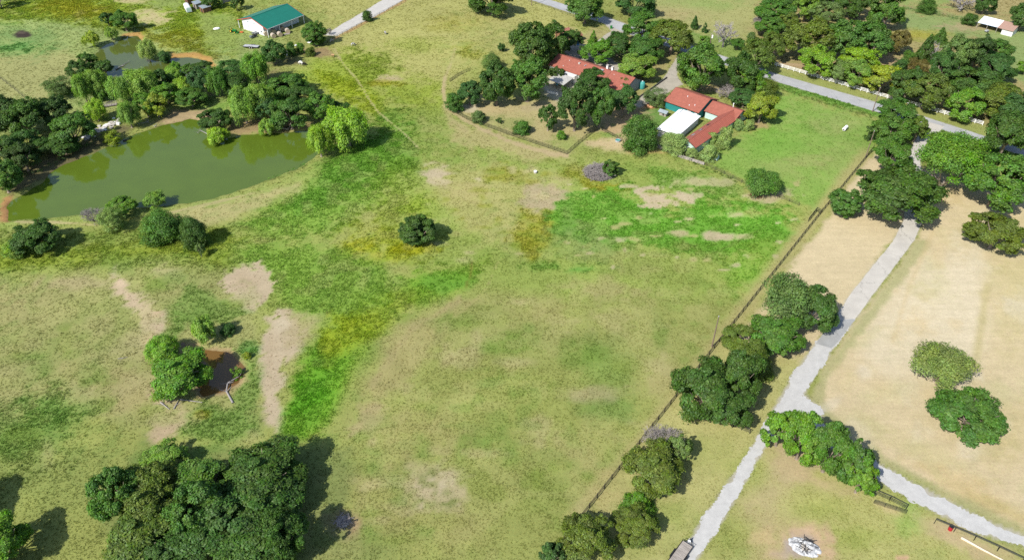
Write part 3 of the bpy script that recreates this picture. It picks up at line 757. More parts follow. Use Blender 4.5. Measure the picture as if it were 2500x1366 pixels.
# ------------------------------------------------------------------ trees
def leaf_material():
    m, t, p = new_mat('leaves')
    n, l = t.nodes, t.links
    oi = n.new('ShaderNodeObjectInfo')
    at_ = n.new('ShaderNodeAttribute'); at_.attribute_name = 'tone'
    sep = n.new('ShaderNodeSeparateColor'); l.new(at_.outputs['Color'], sep.inputs[0])
    h = n.new('ShaderNodeHueSaturation'); l.new(oi.outputs['Color'], h.inputs['Color'])
    def rng(s, lo, hi):
        q = n.new('ShaderNodeMapRange'); q.inputs[3].default_value = lo; q.inputs[4].default_value = hi; l.new(s, q.inputs[0]); return q.outputs[0]
    l.new(rng(sep.outputs[0], .474, .524), h.inputs['Hue']); l.new(rng(sep.outputs[1], .5, 1.55), h.inputs['Value']); l.new(rng(sep.outputs[2], .82, 1.1), h.inputs['Saturation'])
    n.remove(p)
    df = n.new('ShaderNodeBsdfDiffuse'); tr = n.new('ShaderNodeBsdfTranslucent'); gl = n.new('ShaderNodeBsdfGlossy'); gl.inputs['Roughness'].default_value = .55; gl.inputs['Color'].default_value = (.9, 1, .95, 1)
    l.new(h.outputs[0], df.inputs[0])
    tc = n.new('ShaderNodeMix'); tc.data_type = 'RGBA'; tc.blend_type = 'MULTIPLY'; tc.inputs[0].default_value = 1; tc.inputs[7].default_value = (1.1, 1.25, .5, 1)
    l.new(h.outputs[0], tc.inputs[6]); l.new(tc.outputs[2], tr.inputs[0])
    a = n.new('ShaderNodeMixShader'); a.inputs[0].default_value = .3; l.new(df.outputs[0], a.inputs[1]); l.new(tr.outputs[0], a.inputs[2])
    b = n.new('ShaderNodeMixShader'); b.inputs[0].default_value = .018; l.new(a.outputs[0], b.inputs[1]); l.new(gl.outputs[0], b.inputs[2])
    l.new(b.outputs[0], n['Material Output'].inputs[0])
    return m
M_LEAF = leaf_material()
M_BARK = mat('bark', (.22, .18, .14), .95, .35, 3, .6, 8, stretch=(1, 1, .3))
M_PALEBARK = mat('pale_bark', (.33, .29, .24), .95, .25, 3, .5, 8, stretch=(1, 1, .3))
M_DEAD = mat('dead_wood', (.27, .25, .24), .95, .25, 2, .3, 8)
M_DEADPINK = mat('dry_twigs', (.25, .225, .215), .95, .2, 2, .3, 8)

def leaf_mesh(name, cen, rad, per, leaf, r, stretch=(1, 1, 1), droop=0.0, up=0.0, asp=.55, inner=.55, low=.35, gc=None):
    cen = np.asarray(cen, float); rad = np.asarray(rad, float)
    w = rad ** 2; w = w / w.sum(); N = int(per * len(cen))
    k = r.choice(len(cen), N, p=w)
    d = r.normal(0, 1, (N, 3)); d /= np.linalg.norm(d, axis=1, keepdims=True)
    fl = (d[:, 2] < -low) & (r.random(N) < .75); d[fl, 2] *= -1
    rr = rad[k] * (inner + (1 - inner) * r.random(N) ** .5) * np.where(r.random(N) < .08, 1.22, 1)
    st = np.array(stretch)
    pos = cen[k] + d * rr[:, None] * st + r.normal(0, .17, (N, 3)) * rad[k][:, None]
    if droop: pos[:, 2] -= droop * r.random(N) ** 2
    g = pos - (np.array(gc) if gc is not None else cen.mean(0)); g /= np.linalg.norm(g, axis=1, keepdims=True) + 1e-6
    nrm = d * .8 + g * .5 + r.normal(0, .6, (N, 3)) + np.array([0, 0, .3]); nrm /= np.linalg.norm(nrm, axis=1, keepdims=True)
    ax = r.normal(0, 1, (N, 3))
    if droop: ax = ax * .35 + np.array([0, 0, -1.0]) + g * .3
    if up: ax = ax * .5 + np.array([0, 0, up]) + g * .7
    t = ax - nrm * (ax * nrm).sum(1, keepdims=True); t /= np.linalg.norm(t, axis=1, keepdims=True) + 1e-6
    b = np.cross(nrm, t)
    s = leaf * r.uniform(.65, 1.35, N)[:, None]
    V = np.stack([pos - t * s, pos - b * s * asp + t * s * .1, pos + t * s, pos + b * s * asp + t * s * .1], 1)
    V[:, [1, 3]] += nrm[:, None, :] * s[:, None] * .22
    me = mesh_np(name, V.reshape(-1, 3), np.arange(4 * N).reshape(-1, 4), 4)
    ct = r.random((len(cen), 3))
    tone = np.clip(ct[k] * .4 + r.random((N, 3)) * .6, 0, 1)
    col_attr(me, 'tone', np.repeat(tone, 4, 0))
    me.materials.append(M_LEAF)
    return me

def crown(style, size, seed):
    r = np.random.default_rng(seed)
    nc = {'L': 120, 'M': 70, 'S': 32}[size]; N = {'L': 26000, 'M': 10000, 'S': 2600}[size]; leaf = {'L': .038, 'M': .058, 'S': .105}[size]
    d = r.normal(0, 1, (nc, 3)); d /= np.linalg.norm(d, axis=1, keepdims=True)
    kw = dict(inner=.45, stretch=(1.1, 1.1, .85))
    if style == 'oak':
        nl = 8
        ga = np.arange(nl) * 2.4 + r.random() * 6; zz = np.linspace(-.35, .95, nl) + r.normal(0, .12, nl); rx = np.sqrt(np.clip(1 - zz ** 2, .05, 1))
        lc = np.stack([np.cos(ga) * rx, np.sin(ga) * rx, zz], 1) * r.uniform(.40, .60, nl)[:, None]; lr = r.uniform(.34, .5, nl)
        k = r.integers(0, nl, nc)
        d = d + lc[k] / np.linalg.norm(lc[k], axis=1, keepdims=True) * .75; d /= np.linalg.norm(d, axis=1, keepdims=True)
        cen = lc[k] + d * (lr[k] * r.uniform(.65, 1.0, nc))[:, None]
        cen[:, 2] = np.maximum(cen[:, 2], -.72); rad = r.uniform(.07, .2, nc)
        far = r.random(nc) < .16; cen[far] *= r.uniform(1.08, 1.22, (far.sum(), 1)); rad[far] = r.uniform(.05, .1, far.sum())
    elif style == 'round':
        rr = np.where(r.random(nc) < .8, r.uniform(.7, .8, nc), r.uniform(.2, .6, nc))
        rr = rr * (1 + .1 * np.sin(d[:, 0] * 6 + seed) + r.normal(0, .05, nc)); cen = d * rr[:, None]; rad = r.uniform(.09, .18, nc)
    elif style == 'willow':
        d[:, 2] = np.where(d[:, 2] < -.3, -d[:, 2], d[:, 2])
        rr = np.where(r.random(nc) < .75, r.uniform(.55, .8, nc), r.uniform(.2, .5, nc)) * (1 + .15 * np.sin(d[:, 0] * 5 + seed))
        cen = d * rr[:, None] * np.array([1, 1, .95]) + np.array([0, 0, .05]); rad = r.uniform(.11, .22, nc); kw = dict(droop=.55, asp=.32, inner=.35); leaf *= 1.15
    elif style == 'cedar':
        h = r.random(nc) ** 1.15; a = r.random(nc) * 6.283
        R = (1 - h) ** .75 * .8 * np.where(r.random(nc) < .8, r.uniform(.8, 1, nc), r.uniform(.2, .7, nc))
        cen = np.stack([np.cos(a) * R, np.sin(a) * R, h * 1.8 - .9], 1); rad = .12 + .16 * (1 - h); kw = dict(up=.7, asp=.35)
    elif style == 'shrub':
        h = r.random(nc); a = r.random(nc) * 6.283
        R = r.uniform(.1, .8, nc) * np.sqrt(1 - (h * .8) ** 2)
        cen = np.stack([np.cos(a) * R, np.sin(a) * R, h * 1.5 - .85 + r.normal(0, .1, nc)], 1); rad = r.uniform(.16, .3, nc); kw = dict(up=.5, asp=.4)
    elif style == 'wispy':
        h = r.random(nc); a = r.random(nc) * 6.283
        R = r.uniform(.15, .82, nc)
        cen = np.stack([np.cos(a) * R, np.sin(a) * R, h * 1.5 - .8], 1); rad = r.uniform(.1, .22, nc); kw = dict(up=.9, asp=.3); N = int(N * .55)
    elif style == 'umbrella':
        a = r.random(nc) * 6.283; R = np.sqrt(r.random(nc)) * .82
        cen = np.stack([np.cos(a) * R, np.sin(a) * R, .35 + .35 * (1 - R ** 2) - .8 * (R > .62) * r.random(nc) + r.normal(0, .12, nc)], 1); rad = r.uniform(.16, .28, nc); kw = dict(up=.8, asp=.45)
    else:  # sparse: open pecan crown
        d[:, 2] = np.where(d[:, 2] < -.4, -d[:, 2], d[:, 2])
        rr = r.uniform(.35, .85, nc); cen = d * rr[:, None]; rad = r.uniform(.12, .24, nc); N = int(N * .62); kw = dict(asp=.4, up=.2)
    return leaf_mesh(f'crown_{style}', cen, rad, N / nc, leaf, r, gc=(0, 0, -.1), **kw)

def trunk(seed, fork=.5, rad=.075, spread=.84):
    """unit trunk: ground at z=0, crown centre at z=1, crown radius 1"""
    r = random.Random(seed); b = MB()
    p0 = Vector((0, 0, -.02)); p1 = Vector((r.uniform(-.03, .03), r.uniform(-.03, .03), fork))
    b.path([p0, p0.lerp(p1, .12), p1], [rad * 1.5, rad, rad * .8], 8)
    for k in range(7):
        a = k * 6.283 / 7 + r.uniform(-.3, .3); s = spread * r.uniform(.6, 1)
        m = p1 + Vector((math.cos(a) * s * .45, math.sin(a) * s * .45, r.uniform(.2, .35)))
        e = p1 + Vector((math.cos(a) * s, math.sin(a) * s, r.uniform(.5, 1.15)))
        b.path([p1 - Vector((0, 0, .03)), m, e], [rad * .5, rad * .33, rad * .1], 5)
        for j in range(2):
            a2 = a + r.uniform(-.8, .8)
            b.tube(m, m + Vector((math.cos(a2) * .25, math.sin(a2) * .25, r.uniform(.15, .4))), rad * .2, rad * .06, 4)
    return b.mesh('trunk')

def twigs(seed, levels=4, n0=6, spread=1.0, rad=.05):
    """leafless branching crown in a unit ball sitting on z=0..2"""
    r = random.Random(seed); b = MB()
    def grow(p, d, L, rd, lv):
        e = p + d * L
        b.tube(p, e, rd, rd * .75, 4 if lv > 1 else 3, cap=False)
        if lv == 0: return
        for k in range(3 if lv > 1 else 4):
            q = (d + Vector((r.gauss(0, .55), r.gauss(0, .55), r.gauss(.08, .4)))).normalized()
            grow(p.lerp(e, r.uniform(.5, 1)), q, L * r.uniform(.55, .8), rd * .68, lv - 1)
    for k in range(n0):
        a = k * 6.283 / n0 + r.uniform(-.3, .3)
        grow(Vector((0, 0, 0)), Vector((math.cos(a) * .5 * spread, math.sin(a) * .5 * spread, 1)).normalized(), .7, rad, levels)
    return b.mesh('branches')

CROWNS = {}
def get_crown(style, size, var):
    k = (style, size, var)
    if k not in CROWNS: CROWNS[k] = crown(style, size, hash_seed(style) * 31 + var * 7 + ord(size))
    return CROWNS[k]
def hash_seed(s): return sum((i + 1) * ord(c) for i, c in enumerate(s)) % 997
TRUNKS = [trunk(s) for s in range(3)]
TRUNK_V = trunk(77, .12, .085, .8)
for t_ in TRUNKS: t_.materials.append(M_BARK)
TRUNK_V.materials.append(M_PALEBARK)
TWIGS = {'dead': twigs(5, 4, 5), 'drybush': twigs(9, 5, 9, 1.6, .03)}

LEAF = dict(D=(.046,.083,.022), M=(.062,.116,.026), B=(.088,.158,.022), L=(.128,.182,.042), Y=(.185,.20,.026), G=(.098,.132,.06), O=(.088,.108,.024), J=(.040,.066,.024), R=(.12,.085,.035), S=(.165,.20,.085), V=(.20,.235,.12), W=(.155,.215,.022), T=(.046,.09,.034), P=(.14,.165,.07))
LEAF = {k: (c_[0] * 1.26, c_[1] * 1.52, c_[2] * .76) for k, c_ in LEAF.items()}
TN = 0
def fit(bb, clear, squash=None):
    """bounding box of the crown in the photo -> base, radius, vertical radius, centre height"""
    x0, y0, x1, y1 = bb
    cu, cv, a, b = (x0 + x1) / 2, (y0 + y1) / 2, (x1 - x0) / 2, (y1 - y0) / 2
    zc = 3.0
    for _ in range(8):
        c = at(cu, cv, zc); s = F_PX / depth(c)
        ph = math.atan2(CAM_H - zc, c.y)
        R = a / s
        q = (b / s) ** 2 - (R * math.sin(ph)) ** 2
        Rv = math.sqrt(max(q, 0)) / math.cos(ph)
        Rv = min(max(Rv, .62 * R), 1.5 * R)
        zc = clear + Rv
    return Vector((c.x, c.y, 0)), R, Rv, zc

def tree(bb, style, colr, label, name='tree', clear=None, group=None, dim=1.0):
    global TN
    TN += 1
    rr = random.Random(TN * 13 + 5)
    low = style in ('shrub', 'wispy', 'cedar')
    if clear is None: clear = .1 if low else .2
    base, R, Rv, zc = fit(bb, clear)
    if 'grove' in label: R *= 1.1
    nz = {'tree': 'tree', 'shrub': 'shrub'}.get(name, name)
    o = thing(nz, label, 'shrub' if nz == 'shrub' else 'tree', base, 0, group)
    gz_ = float(dip(np.array([base.x]), np.array([base.y]))[0])
    if gz_ < -.2: o.location.z = max(gz_, -.6)
    rz = rr.uniform(0, 6.28)
    size = 'L' if R > 3.6 else ('M' if R > 1.7 else 'S')
    if style in ('dead', 'drybush'):
        me = TWIGS[style]
        if not me.materials: me.materials.append(M_DEAD if style == 'dead' else M_DEADPINK)
        H = zc + Rv
        shared('branches', me, o, (0, 0, 0 if style == 'drybush' else H * .18), (0, 0, rz), (R * (1.1 if style == 'dead' else 1.2), R * (1.1 if style == 'dead' else 1.2), H * (.42 if style == 'dead' else .5)))
        if style == 'dead':
            b = MB().path([(0, 0, -.1), (0, 0, H * .1), (0, 0, H * .22)], [R * .1, R * .07, R * .06], 7)
            b.build('trunk', M_DEAD, o)
        return o
    c = LEAF[colr] if isinstance(colr, str) else colr
    j = [rr.uniform(.88, 1.12) for _ in range(3)]
    if style == 'willow': dim = dim * 1.3
    cc = (c[0] * j[0] * dim, c[1] * (.5 + .5 * j[0]) * j[1] ** .3 * dim, c[2] * j[2] * dim, 1)
    k = shared('crown', get_crown(style, size, rr.randrange(3 if size != 'S' else 2)), o, (0, 0, zc), (0, 0, rz), (R * 1.1, R * 1.1, Rv * 1.08))
    k.color = cc
    tm = TRUNK_V if style == 'umbrella' else TRUNKS[TN % 3]
    th = zc if not low else zc * .8
    shared('trunk' if not low else 'stem', tm, o, (0, 0, 0), (0, 0, rz), (R * (.8 if low else 1), R * (.8 if low else 1), th))
    return o

G1 = 'trees on the bank between the two ponds'
for a in [
 # top left meadow
 ((-30,-30,19,19),'oak','L','pale green tree cut by the upper left corner of the picture'),
 ((244,30,278,62),'oak','D','small dark green tree at the far end of the upper pond'),
 ((274,28,331,76),'oak','M','bushy mid green tree at the far end of the upper pond'),
 ((254,66,286,97),'willow','L','small pale willow between the yellow one and the bushy tree'),
 ((202,76,244,114),'willow','Y','yellow-green willow at the left edge of the upper pond'),
 ((333,92,382,146),'willow','S','thin pale willow on the point that juts into the upper pond'),
 ((560,-14,591,24),'oak','D','dark round tree left of the barn roof'),
 ((492,-14,532,20),'oak','D','dark tree over the little sheds left of the barn'),
 ((530,-8,546,20),'shrub','L','small pale green tree between the sheds and the dark round tree'),
 ((739,53,796,110),'round','M','round dense tree at the lower end of the white gravel drive'),
 ((640,100,695,157),'oak','T','blue-green tree above the bright willow below the barn'),
 # bank row
 ((164,148,214,194),'oak','D','dark green tree at the left end of the row below the upper pond'),
 ((190,130,238,176),'oak','M','fresh green tree behind the dark pair at the left end of the pond row'),
 ((230,141,276,182),'oak','D','dark tree leaning over the left corner of the upper pond'),
 ((174,176,226,252),'willow','L','tall light willow at the left end of the bank row'),
 ((202,166,262,238),'willow','L','wide light willow just right of the leftmost willow of the bank row'),
 ((204,242,260,296),'willow','W','bright yellow-green willow left of the small footbridge'),
 ((226,214,264,248),'willow','M','small green willow behind the footbridge'),
 ((260,184,322,252),'willow','L','light willow directly right of the gap over the dark water'),
 ((300,164,386,244),'willow','L','largest light willow in the middle of the bank row'),
 ((366,166,412,222),'oak','T','dark grey-green tree wedged behind the largest bank willow'),
 ((394,162,446,208),'willow','L','pale willow with a rounded top against the grey water'),
 ((412,146,442,178),'willow','B','small bright willow top sticking up over the grey water'),
 ((440,153,474,186),'oak','M','small mid green tree at the right end of the open grey water'),
 ((376,204,432,254),'oak','B','bright leafy tree in front of the pale willow on the bank row'),
 ((420,190,476,236),'oak','W','yellow-flecked bright tree in the middle of the bank row'),
 ((328,228,380,286),'oak','B','bright green tree in front of the largest bank willow'),
 ((352,228,408,286),'oak','Y','yellowing tree at the front of the bank row above the muddy shallows'),
 ((284,244,338,312),'willow','L','drooping willow hanging toward the white rubble on the bank'),
 ((462,166,516,238),'oak','T','dark blue-green tree right of the yellow-flecked tree on the bank row'),
 ((500,160,556,236),'willow','M','rounded green willow right of centre in the bank row'),
 ((532,148,602,196),'oak','T','dark spreading tree left of the bright willow below the barn'),
 ((586,126,656,206),'willow','B','big bright willow at the right end of the bank row below the trailer'),
 # dark cluster on the far left
 ((-30,236,60,330),'oak','J','dark tree at the left edge above the large pond'),
 ((10,244,108,336),'oak','D','broad dark tree with grey dead twigs left of the large pond'),
 ((84,238,170,312),'oak','J','dark spreading tree nearest the pasture left of the large pond'),
 ((126,276,224,362),'oak','M','lighter green tree at the right of the dark group by the large pond'),
 ((28,316,92,372),'oak','T','grey-green tree in the middle of the dark group by the large pond'),
 ((-30,330,62,410),'oak','D','dark green tree low on the left edge by the pond bank'),
 ((-40,385,46,474),'oak','M','lowest green tree on the left edge at the head of the large pond'),
 ((64,338,126,380),'oak','D','small dark tree on the shadowed bank below the lighter green tree'),
 ((246,318,294,352),'wispy','Y','yellow bush standing at the edge of the large pond below the rubble'),
 # peninsula
 ((490,264,564,318),'oak','D','dark small tree with a yellow tuft on the tip of the pond peninsula'),
 ((502,304,556,348),'willow','W','bright bushy willow overhanging the water at the peninsula tip'),
 ((556,206,628,302),'willow','L','pale willow at the left of the peninsula thicket'),
 ((596,200,668,290),'willow','L','second pale willow in the peninsula thicket'),
 ((656,180,748,248),'oak','M','mid green tree at the top of the peninsula thicket'),
 ((690,178,746,226),'oak','D','dark green crown at the upper right of the peninsula thicket'),
 ((622,236,680,300),'oak','T','dark tree in the middle of the peninsula thicket'),
 ((662,242,752,318),'oak','M','large green tree over the pale leaning trunk at the pond edge'),
 ((746,226,812,294),'oak','B','round green tree between the peninsula thicket and the great willow'),
 ((796,248,852,286),'oak','D','dark tree peeping out behind the great yellow-green willow'),
 ((626,284,674,326),'willow','L','low pale willow bush at the water edge left of the leaning trunk'),
 ((744,300,812,384),'willow','W','left lower half of the great yellow-green willow at the pond corner'),
 ((786,256,906,362),'willow','W','great yellow-green willow at the right corner of the large pond'),
 # dam
 ((262,480,328,528),'oak','B','bright topped small tree on the dam between the grey bush and the pale sapling'),
 ((352,470,404,504),'umbrella','L','pale sapling with a flat top at the water edge of the dam'),
 ((336,512,448,594),'shrub','M','wide green shrub below the dam with stems fanning upward'),
 ((434,530,508,606),'shrub','D','darker shrub right of the wide green one below the dam'),
 ((474,588,500,630),'sparse','G','thin sapling below the dam casting a long shadow'),
 ((36,556,142,606),'oak','D','dark low tree at the left edge below the dam'),
 # stock pond
 ((352,818,444,884),'willow','B','upper left willow of the clump at the brown stock pond'),
 ((384,842,434,910),'willow','B','middle willow of the clump at the brown stock pond'),
 ((366,858,512,976),'oak','B','largest tree of the clump at the brown stock pond'),
 ((464,768,528,836),'willow','L','feathery light tree on the far bank of the brown stock pond'),
 ((974,520,1066,598),'round','D','lone dark bush tree in the middle of the field'),
 # north pasture top edge
 ((1150,-26,1252,32),'oak','D','dark tree group at the top edge above the middle pasture'),
 # house trees
 ((1246,54,1348,172),'oak','D','tall dark oak left of the long red roof'),
 ((1300,60,1392,150),'oak','D','dark oak shading the left end of the long red roof'),
 ((1362,74,1420,126),'oak','D','small dark tree behind the left end of the long red roof'),
 ((1236,146,1338,250),'oak','M','green oak left of the patio cover'),
 ((1172,152,1252,258),'oak','D','dark oak left of the green oak by the patio'),
 ((1118,198,1176,258),'oak','T','grey-green tree near the corner of the house yard fence'),
 ((1082,226,1130,272),'shrub','M','green bush at the corner where the trail meets the yard fence'),
 ((1340,162,1380,198),'oak','J','small dark tree against the patio end of the long red house'),
 ((1404,170,1488,240),'oak','D','upper crown of the great tree in front of the long red roof'),
 ((1364,200,1446,326),'oak','D','left half of the great tree in front of the long red roof'),
 ((1430,200,1500,322),'oak','M','right half of the great tree in front of the long red roof'),
 ((1488,212,1556,282),'oak','T','grey-green tree right of the great tree by the house'),
 ((1314,247,1362,324),'oak','D','slim tree with a bare trunk in the dry house yard'),
 ((1422,100,1498,158),'oak','B','bright tree behind the long red roof'),
 ((1436,76,1462,110),'cedar','B','pointed light green tree behind the bright tree'),
 ((1408,112,1436,142),'oak','D','small dark tree left of the bright tree behind the red roof'),
 ((1478,82,1540,140),'oak','D','dark tree right of the bright tree behind the red roof'),
 ((1386,-14,1472,58),'oak','M','tree overhanging the road near the top centre'),
 ((1500,-24,1596,42),'oak','T','dark tree casting a wide shadow beyond the road'),
 ((1522,30,1610,104),'oak','M','tree below the dark one beyond the road'),
 ((1592,53,1690,134),'oak','O','olive green tree at the upper end of the concrete house drive'),
 ((1530,92,1620,156),'oak','M','tree left of the concrete house drive'),
 ((1504,136,1602,196),'oak','L','paler lower tree near the teal tank'),
 ((1654,112,1772,224),'oak','M','huge round green oak right of the concrete house drive'),
 ((1768,136,1850,226),'oak','D','dark tree right of the huge round oak'),
 ((1790,164,1872,228),'oak','B','bright green tree at the road right of the huge round oak'),
 ((1812,98,1888,180),'oak','O','olive tree behind the bright green tree near the white fence end'),
 ((1856,82,1914,152),'oak','O','olive green tree just above the left end of the white fence'),
 ((1704,88,1736,118),'oak','B','small bright tree beside the utility pole beyond the house drive'),
 ((1780,95,1822,122),'sparse','M','low spreading tree at the foot of the bare grey tree'),
 ((1686,34,1707,76),'cedar','T','taller young conifer in the far pasture'),
 ((1714,54,1730,80),'cedar','T','shorter young conifer in the far pasture'),
 ((1512,186,1546,222),'wispy','O','thin olive sapling at the right end of the long red roof'),
 ((1516,282,1610,370),'shrub','M','large round green shrub beside the white-roofed shed'),
 ((1784,218,1850,264),'oak','T','blue-green small tree behind the red-roofed wing'),
 ((1820,228,1898,302),'oak','Y','yellow-green small tree at the corner of the green paddock'),
 ((1814,412,1906,472),'willow','M','drooping bush tree on the paddock wire fence'),
]:
    tree(*a)
tree((1250,-5,1250,-5) if False else (2240,-2,2287,32),'shrub','M','wide bush on the far fence line at the top right','shrub')
G2 = 'wooded strip along the white fence'
for a in [
 ((1846,4,1938,54),'oak','M','green tree at the upper left of the north-east wood'),
 ((1846,42,1914,92),'oak','M','tree below the upper left tree of the north-east wood'),
 ((1894,30,1948,76),'oak','O','olive tree in the upper left of the north-east wood'),
 ((1940,-16,2000,50),'oak','L','light green tree at the top of the north-east wood'),
 ((1976,10,2060,56),'oak','G','grey-green thicket tree at the top of the north-east wood'),
 ((1920,-30,1992,10),'oak','D','dark tree cut by the top edge above the north-east wood'),
 ((1996,-30,2060,16),'oak','D','second dark tree cut by the top edge above the north-east wood'),
 ((2042,-24,2122,44),'oak','D','dark tree with a shaded underside at the top of the north-east wood'),
 ((2124,-24,2210,72),'oak','M','big fresh green tree at the right edge of the north-east wood'),
 ((1916,50,2030,146),'oak','O','large olive oak in the middle of the north-east wood'),
 ((2020,48,2112,146),'oak','M','large green oak in the middle of the north-east wood'),
 ((2076,56,2172,150),'oak','M','right hand large green oak of the north-east wood'),
 ((2168,74,2222,130),'oak','R','tree with rust brown top beside the open pasture'),
 ((1950,116,2038,188),'oak','W','yellow-green tree over the left part of the white fence'),
 ((2054,114,2142,178),'oak','W','bright yellow-green tree in the second row behind the white fence'),
 ((2022,150,2076,202),'oak','G','grey-green tree between the yellow-green trees at the white fence'),
 ((2058,148,2132,214),'oak','L','light tree behind the white fence left of the yellow one'),
 ((2112,157,2200,230),'oak','Y','brightest yellow tree behind the white fence'),
 ((2178,168,2260,250),'oak','D','dark tree right of the brightest yellow tree'),
 ((2216,178,2316,268),'oak','O','broad olive tree behind the middle of the white fence'),
 ((2314,216,2406,294),'oak','B','fresh green tree near the right end of the white fence'),
 ((2386,206,2500,284),'oak','O','wide olive tree above the right end of the white fence'),
 ((2328,178,2446,228),'oak','D','dark wide tree behind the fresh green tree at the white fence'),
 ((2242,84,2286,154),'cedar','D','upright cedar with a column shape in the pasture thicket'),
 ((2268,128,2334,200),'oak','T','blue-green tree right of the upright cedar'),
 ((2298,88,2372,180),'oak','G','grey twiggy tree in the middle of the pasture thicket'),
 ((2350,92,2424,176),'oak','J','dark tree in the middle of the pasture thicket'),
 ((2382,98,2468,152),'oak','M','green tree at the upper right of the pasture thicket'),
 ((2392,134,2478,204),'oak','T','blue-green tree at the right edge of the pasture thicket'),
 ((2280,68,2316,104),'cedar','M','narrow leaning green tree behind the upright cedar'),
 ((2404,274,2520,384),'oak','D','dark oak at the right edge where the road leaves the picture'),
 ((2440,226,2530,300),'oak','T','dark tree at the right edge above the road'),
 ((2384,-16,2430,34),'oak','D','dark tree at the top right beyond the open shed'),
 ((2468,8,2530,74),'oak','D','dark tree at the right edge beside the open shed'),
 ((2484,150,2530,180),'oak','B','bright bush tree cut by the right edge at the pasture'),
 # lawn trees
 ((2144,242,2236,310),'oak','M','top tree of the tall cluster where the driveway meets the road'),
 ((2134,278,2226,356),'oak','M','wide tree of the cluster where the driveway meets the road'),
 ((2216,280,2268,346),'oak','O','dull olive tree right of the cluster where the driveway meets the road'),
 ((2132,338,2222,416),'oak','M','lowest tree of the cluster at the fence corner by the driveway'),
 ((2102,408,2290,542),'oak','D','large dark oak over the concrete driveway'),
 ((2026,460,2106,530),'round','M','small round tree beside the boundary fence'),
 ((2364,374,2520,516),'oak','M','large green oak at the right edge of the tan lawn'),
 ((2370,520,2496,620),'oak','O','olive tree on the tan lawn below the large green oak'),
 ((2228,848,2376,946),'sparse','P','pale open-crowned tree in the middle of the tan lawn'),
 ((2284,944,2448,1074),'round','M','dense round green tree on the tan lawn'),
 ((1856,668,1988,802),'sparse','G','grey-green tree with bare limbs showing beside the driveway'),
 ((1930,698,2040,810),'oak','D','dark green tree at the edge of the concrete driveway'),
 ((1826,768,1962,872),'oak','M','bright green tree in the fence row right of the leaning pole'),
 ((1764,796,1856,862),'oak','O','olive tree nearest the leaning pole in the fence row'),
 ((1784,818,1894,926),'cedar','O','olive pointed tree in the middle of the fence row'),
 ((1752,856,1860,984),'oak','D','dark tree right of the broad oak in the fence row'),
 ((1638,880,1798,1030),'oak','D','broad dark oak on the boundary fence'),
 ((1722,944,1838,1052),'oak','D','lower dark oak over the short black gate by the driveway'),
 ((1866,982,1950,1108),'oak','B','bright green tree where the gravel drives fork'),
 ((1912,1004,2012,1136),'oak','B','second bright tree of the diagonal row along the side drive'),
 ((1976,1026,2082,1172),'oak','M','third tree of the diagonal row along the side drive'),
 ((2036,1058,2128,1194),'oak','M','fourth tree of the diagonal row along the side drive'),
 ((2064,1120,2144,1212),'oak','B','last small tree of the diagonal row by the black pipe fence'),
 ((1520,1084,1670,1214),'oak','O','rounded olive tree in front of the bare grey tree'),
 ((1628,1060,1690,1130),'oak','G','grey-green tree behind the bare grey tree'),
 ((1516,1186,1602,1262),'cedar','B','bright small cedar between the olive trees'),
 ((1494,1246,1604,1324),'oak','O','low olive tree below the bright small cedar'),
 ((1362,1256,1494,1380),'oak','O','olive tree at the bottom edge by the boundary fence'),
 ((1316,1322,1380,1390),'oak','T','small blue-green tree cut by the bottom edge'),
 # south-west grove
 ((352,1088,446,1158),'oak','L','yellow-tipped tree at the top of the big southern grove'),
 ((226,1146,334,1276),'oak','M','leftmost green tree of the big southern grove'),
 ((300,1136,434,1264),'oak','O','olive tree in the upper left of the big southern grove'),
 ((430,1126,580,1246),'oak','M','green tree at the top middle of the big southern grove'),
 ((556,1106,734,1210),'oak','D','dark green tree at the top right of the big southern grove'),
 ((574,1146,724,1276),'oak','D','dark oak at the right side of the big southern grove'),
 ((478,1204,664,1324),'oak','D','grey-dark oak in the centre of the big southern grove'),
 ((266,1232,436,1384),'oak','O','olive oak at the lower left of the big southern grove'),
 ((410,1250,566,1392),'oak','D','dark oak at the lower middle of the big southern grove'),
 ((520,1268,700,1410),'oak','D','large dark oak at the lower right of the big southern grove'),
 ((-70,1262,66,1392),'oak','B','bright green tree cut by the lower left corner'),
]:
    tree(*a)
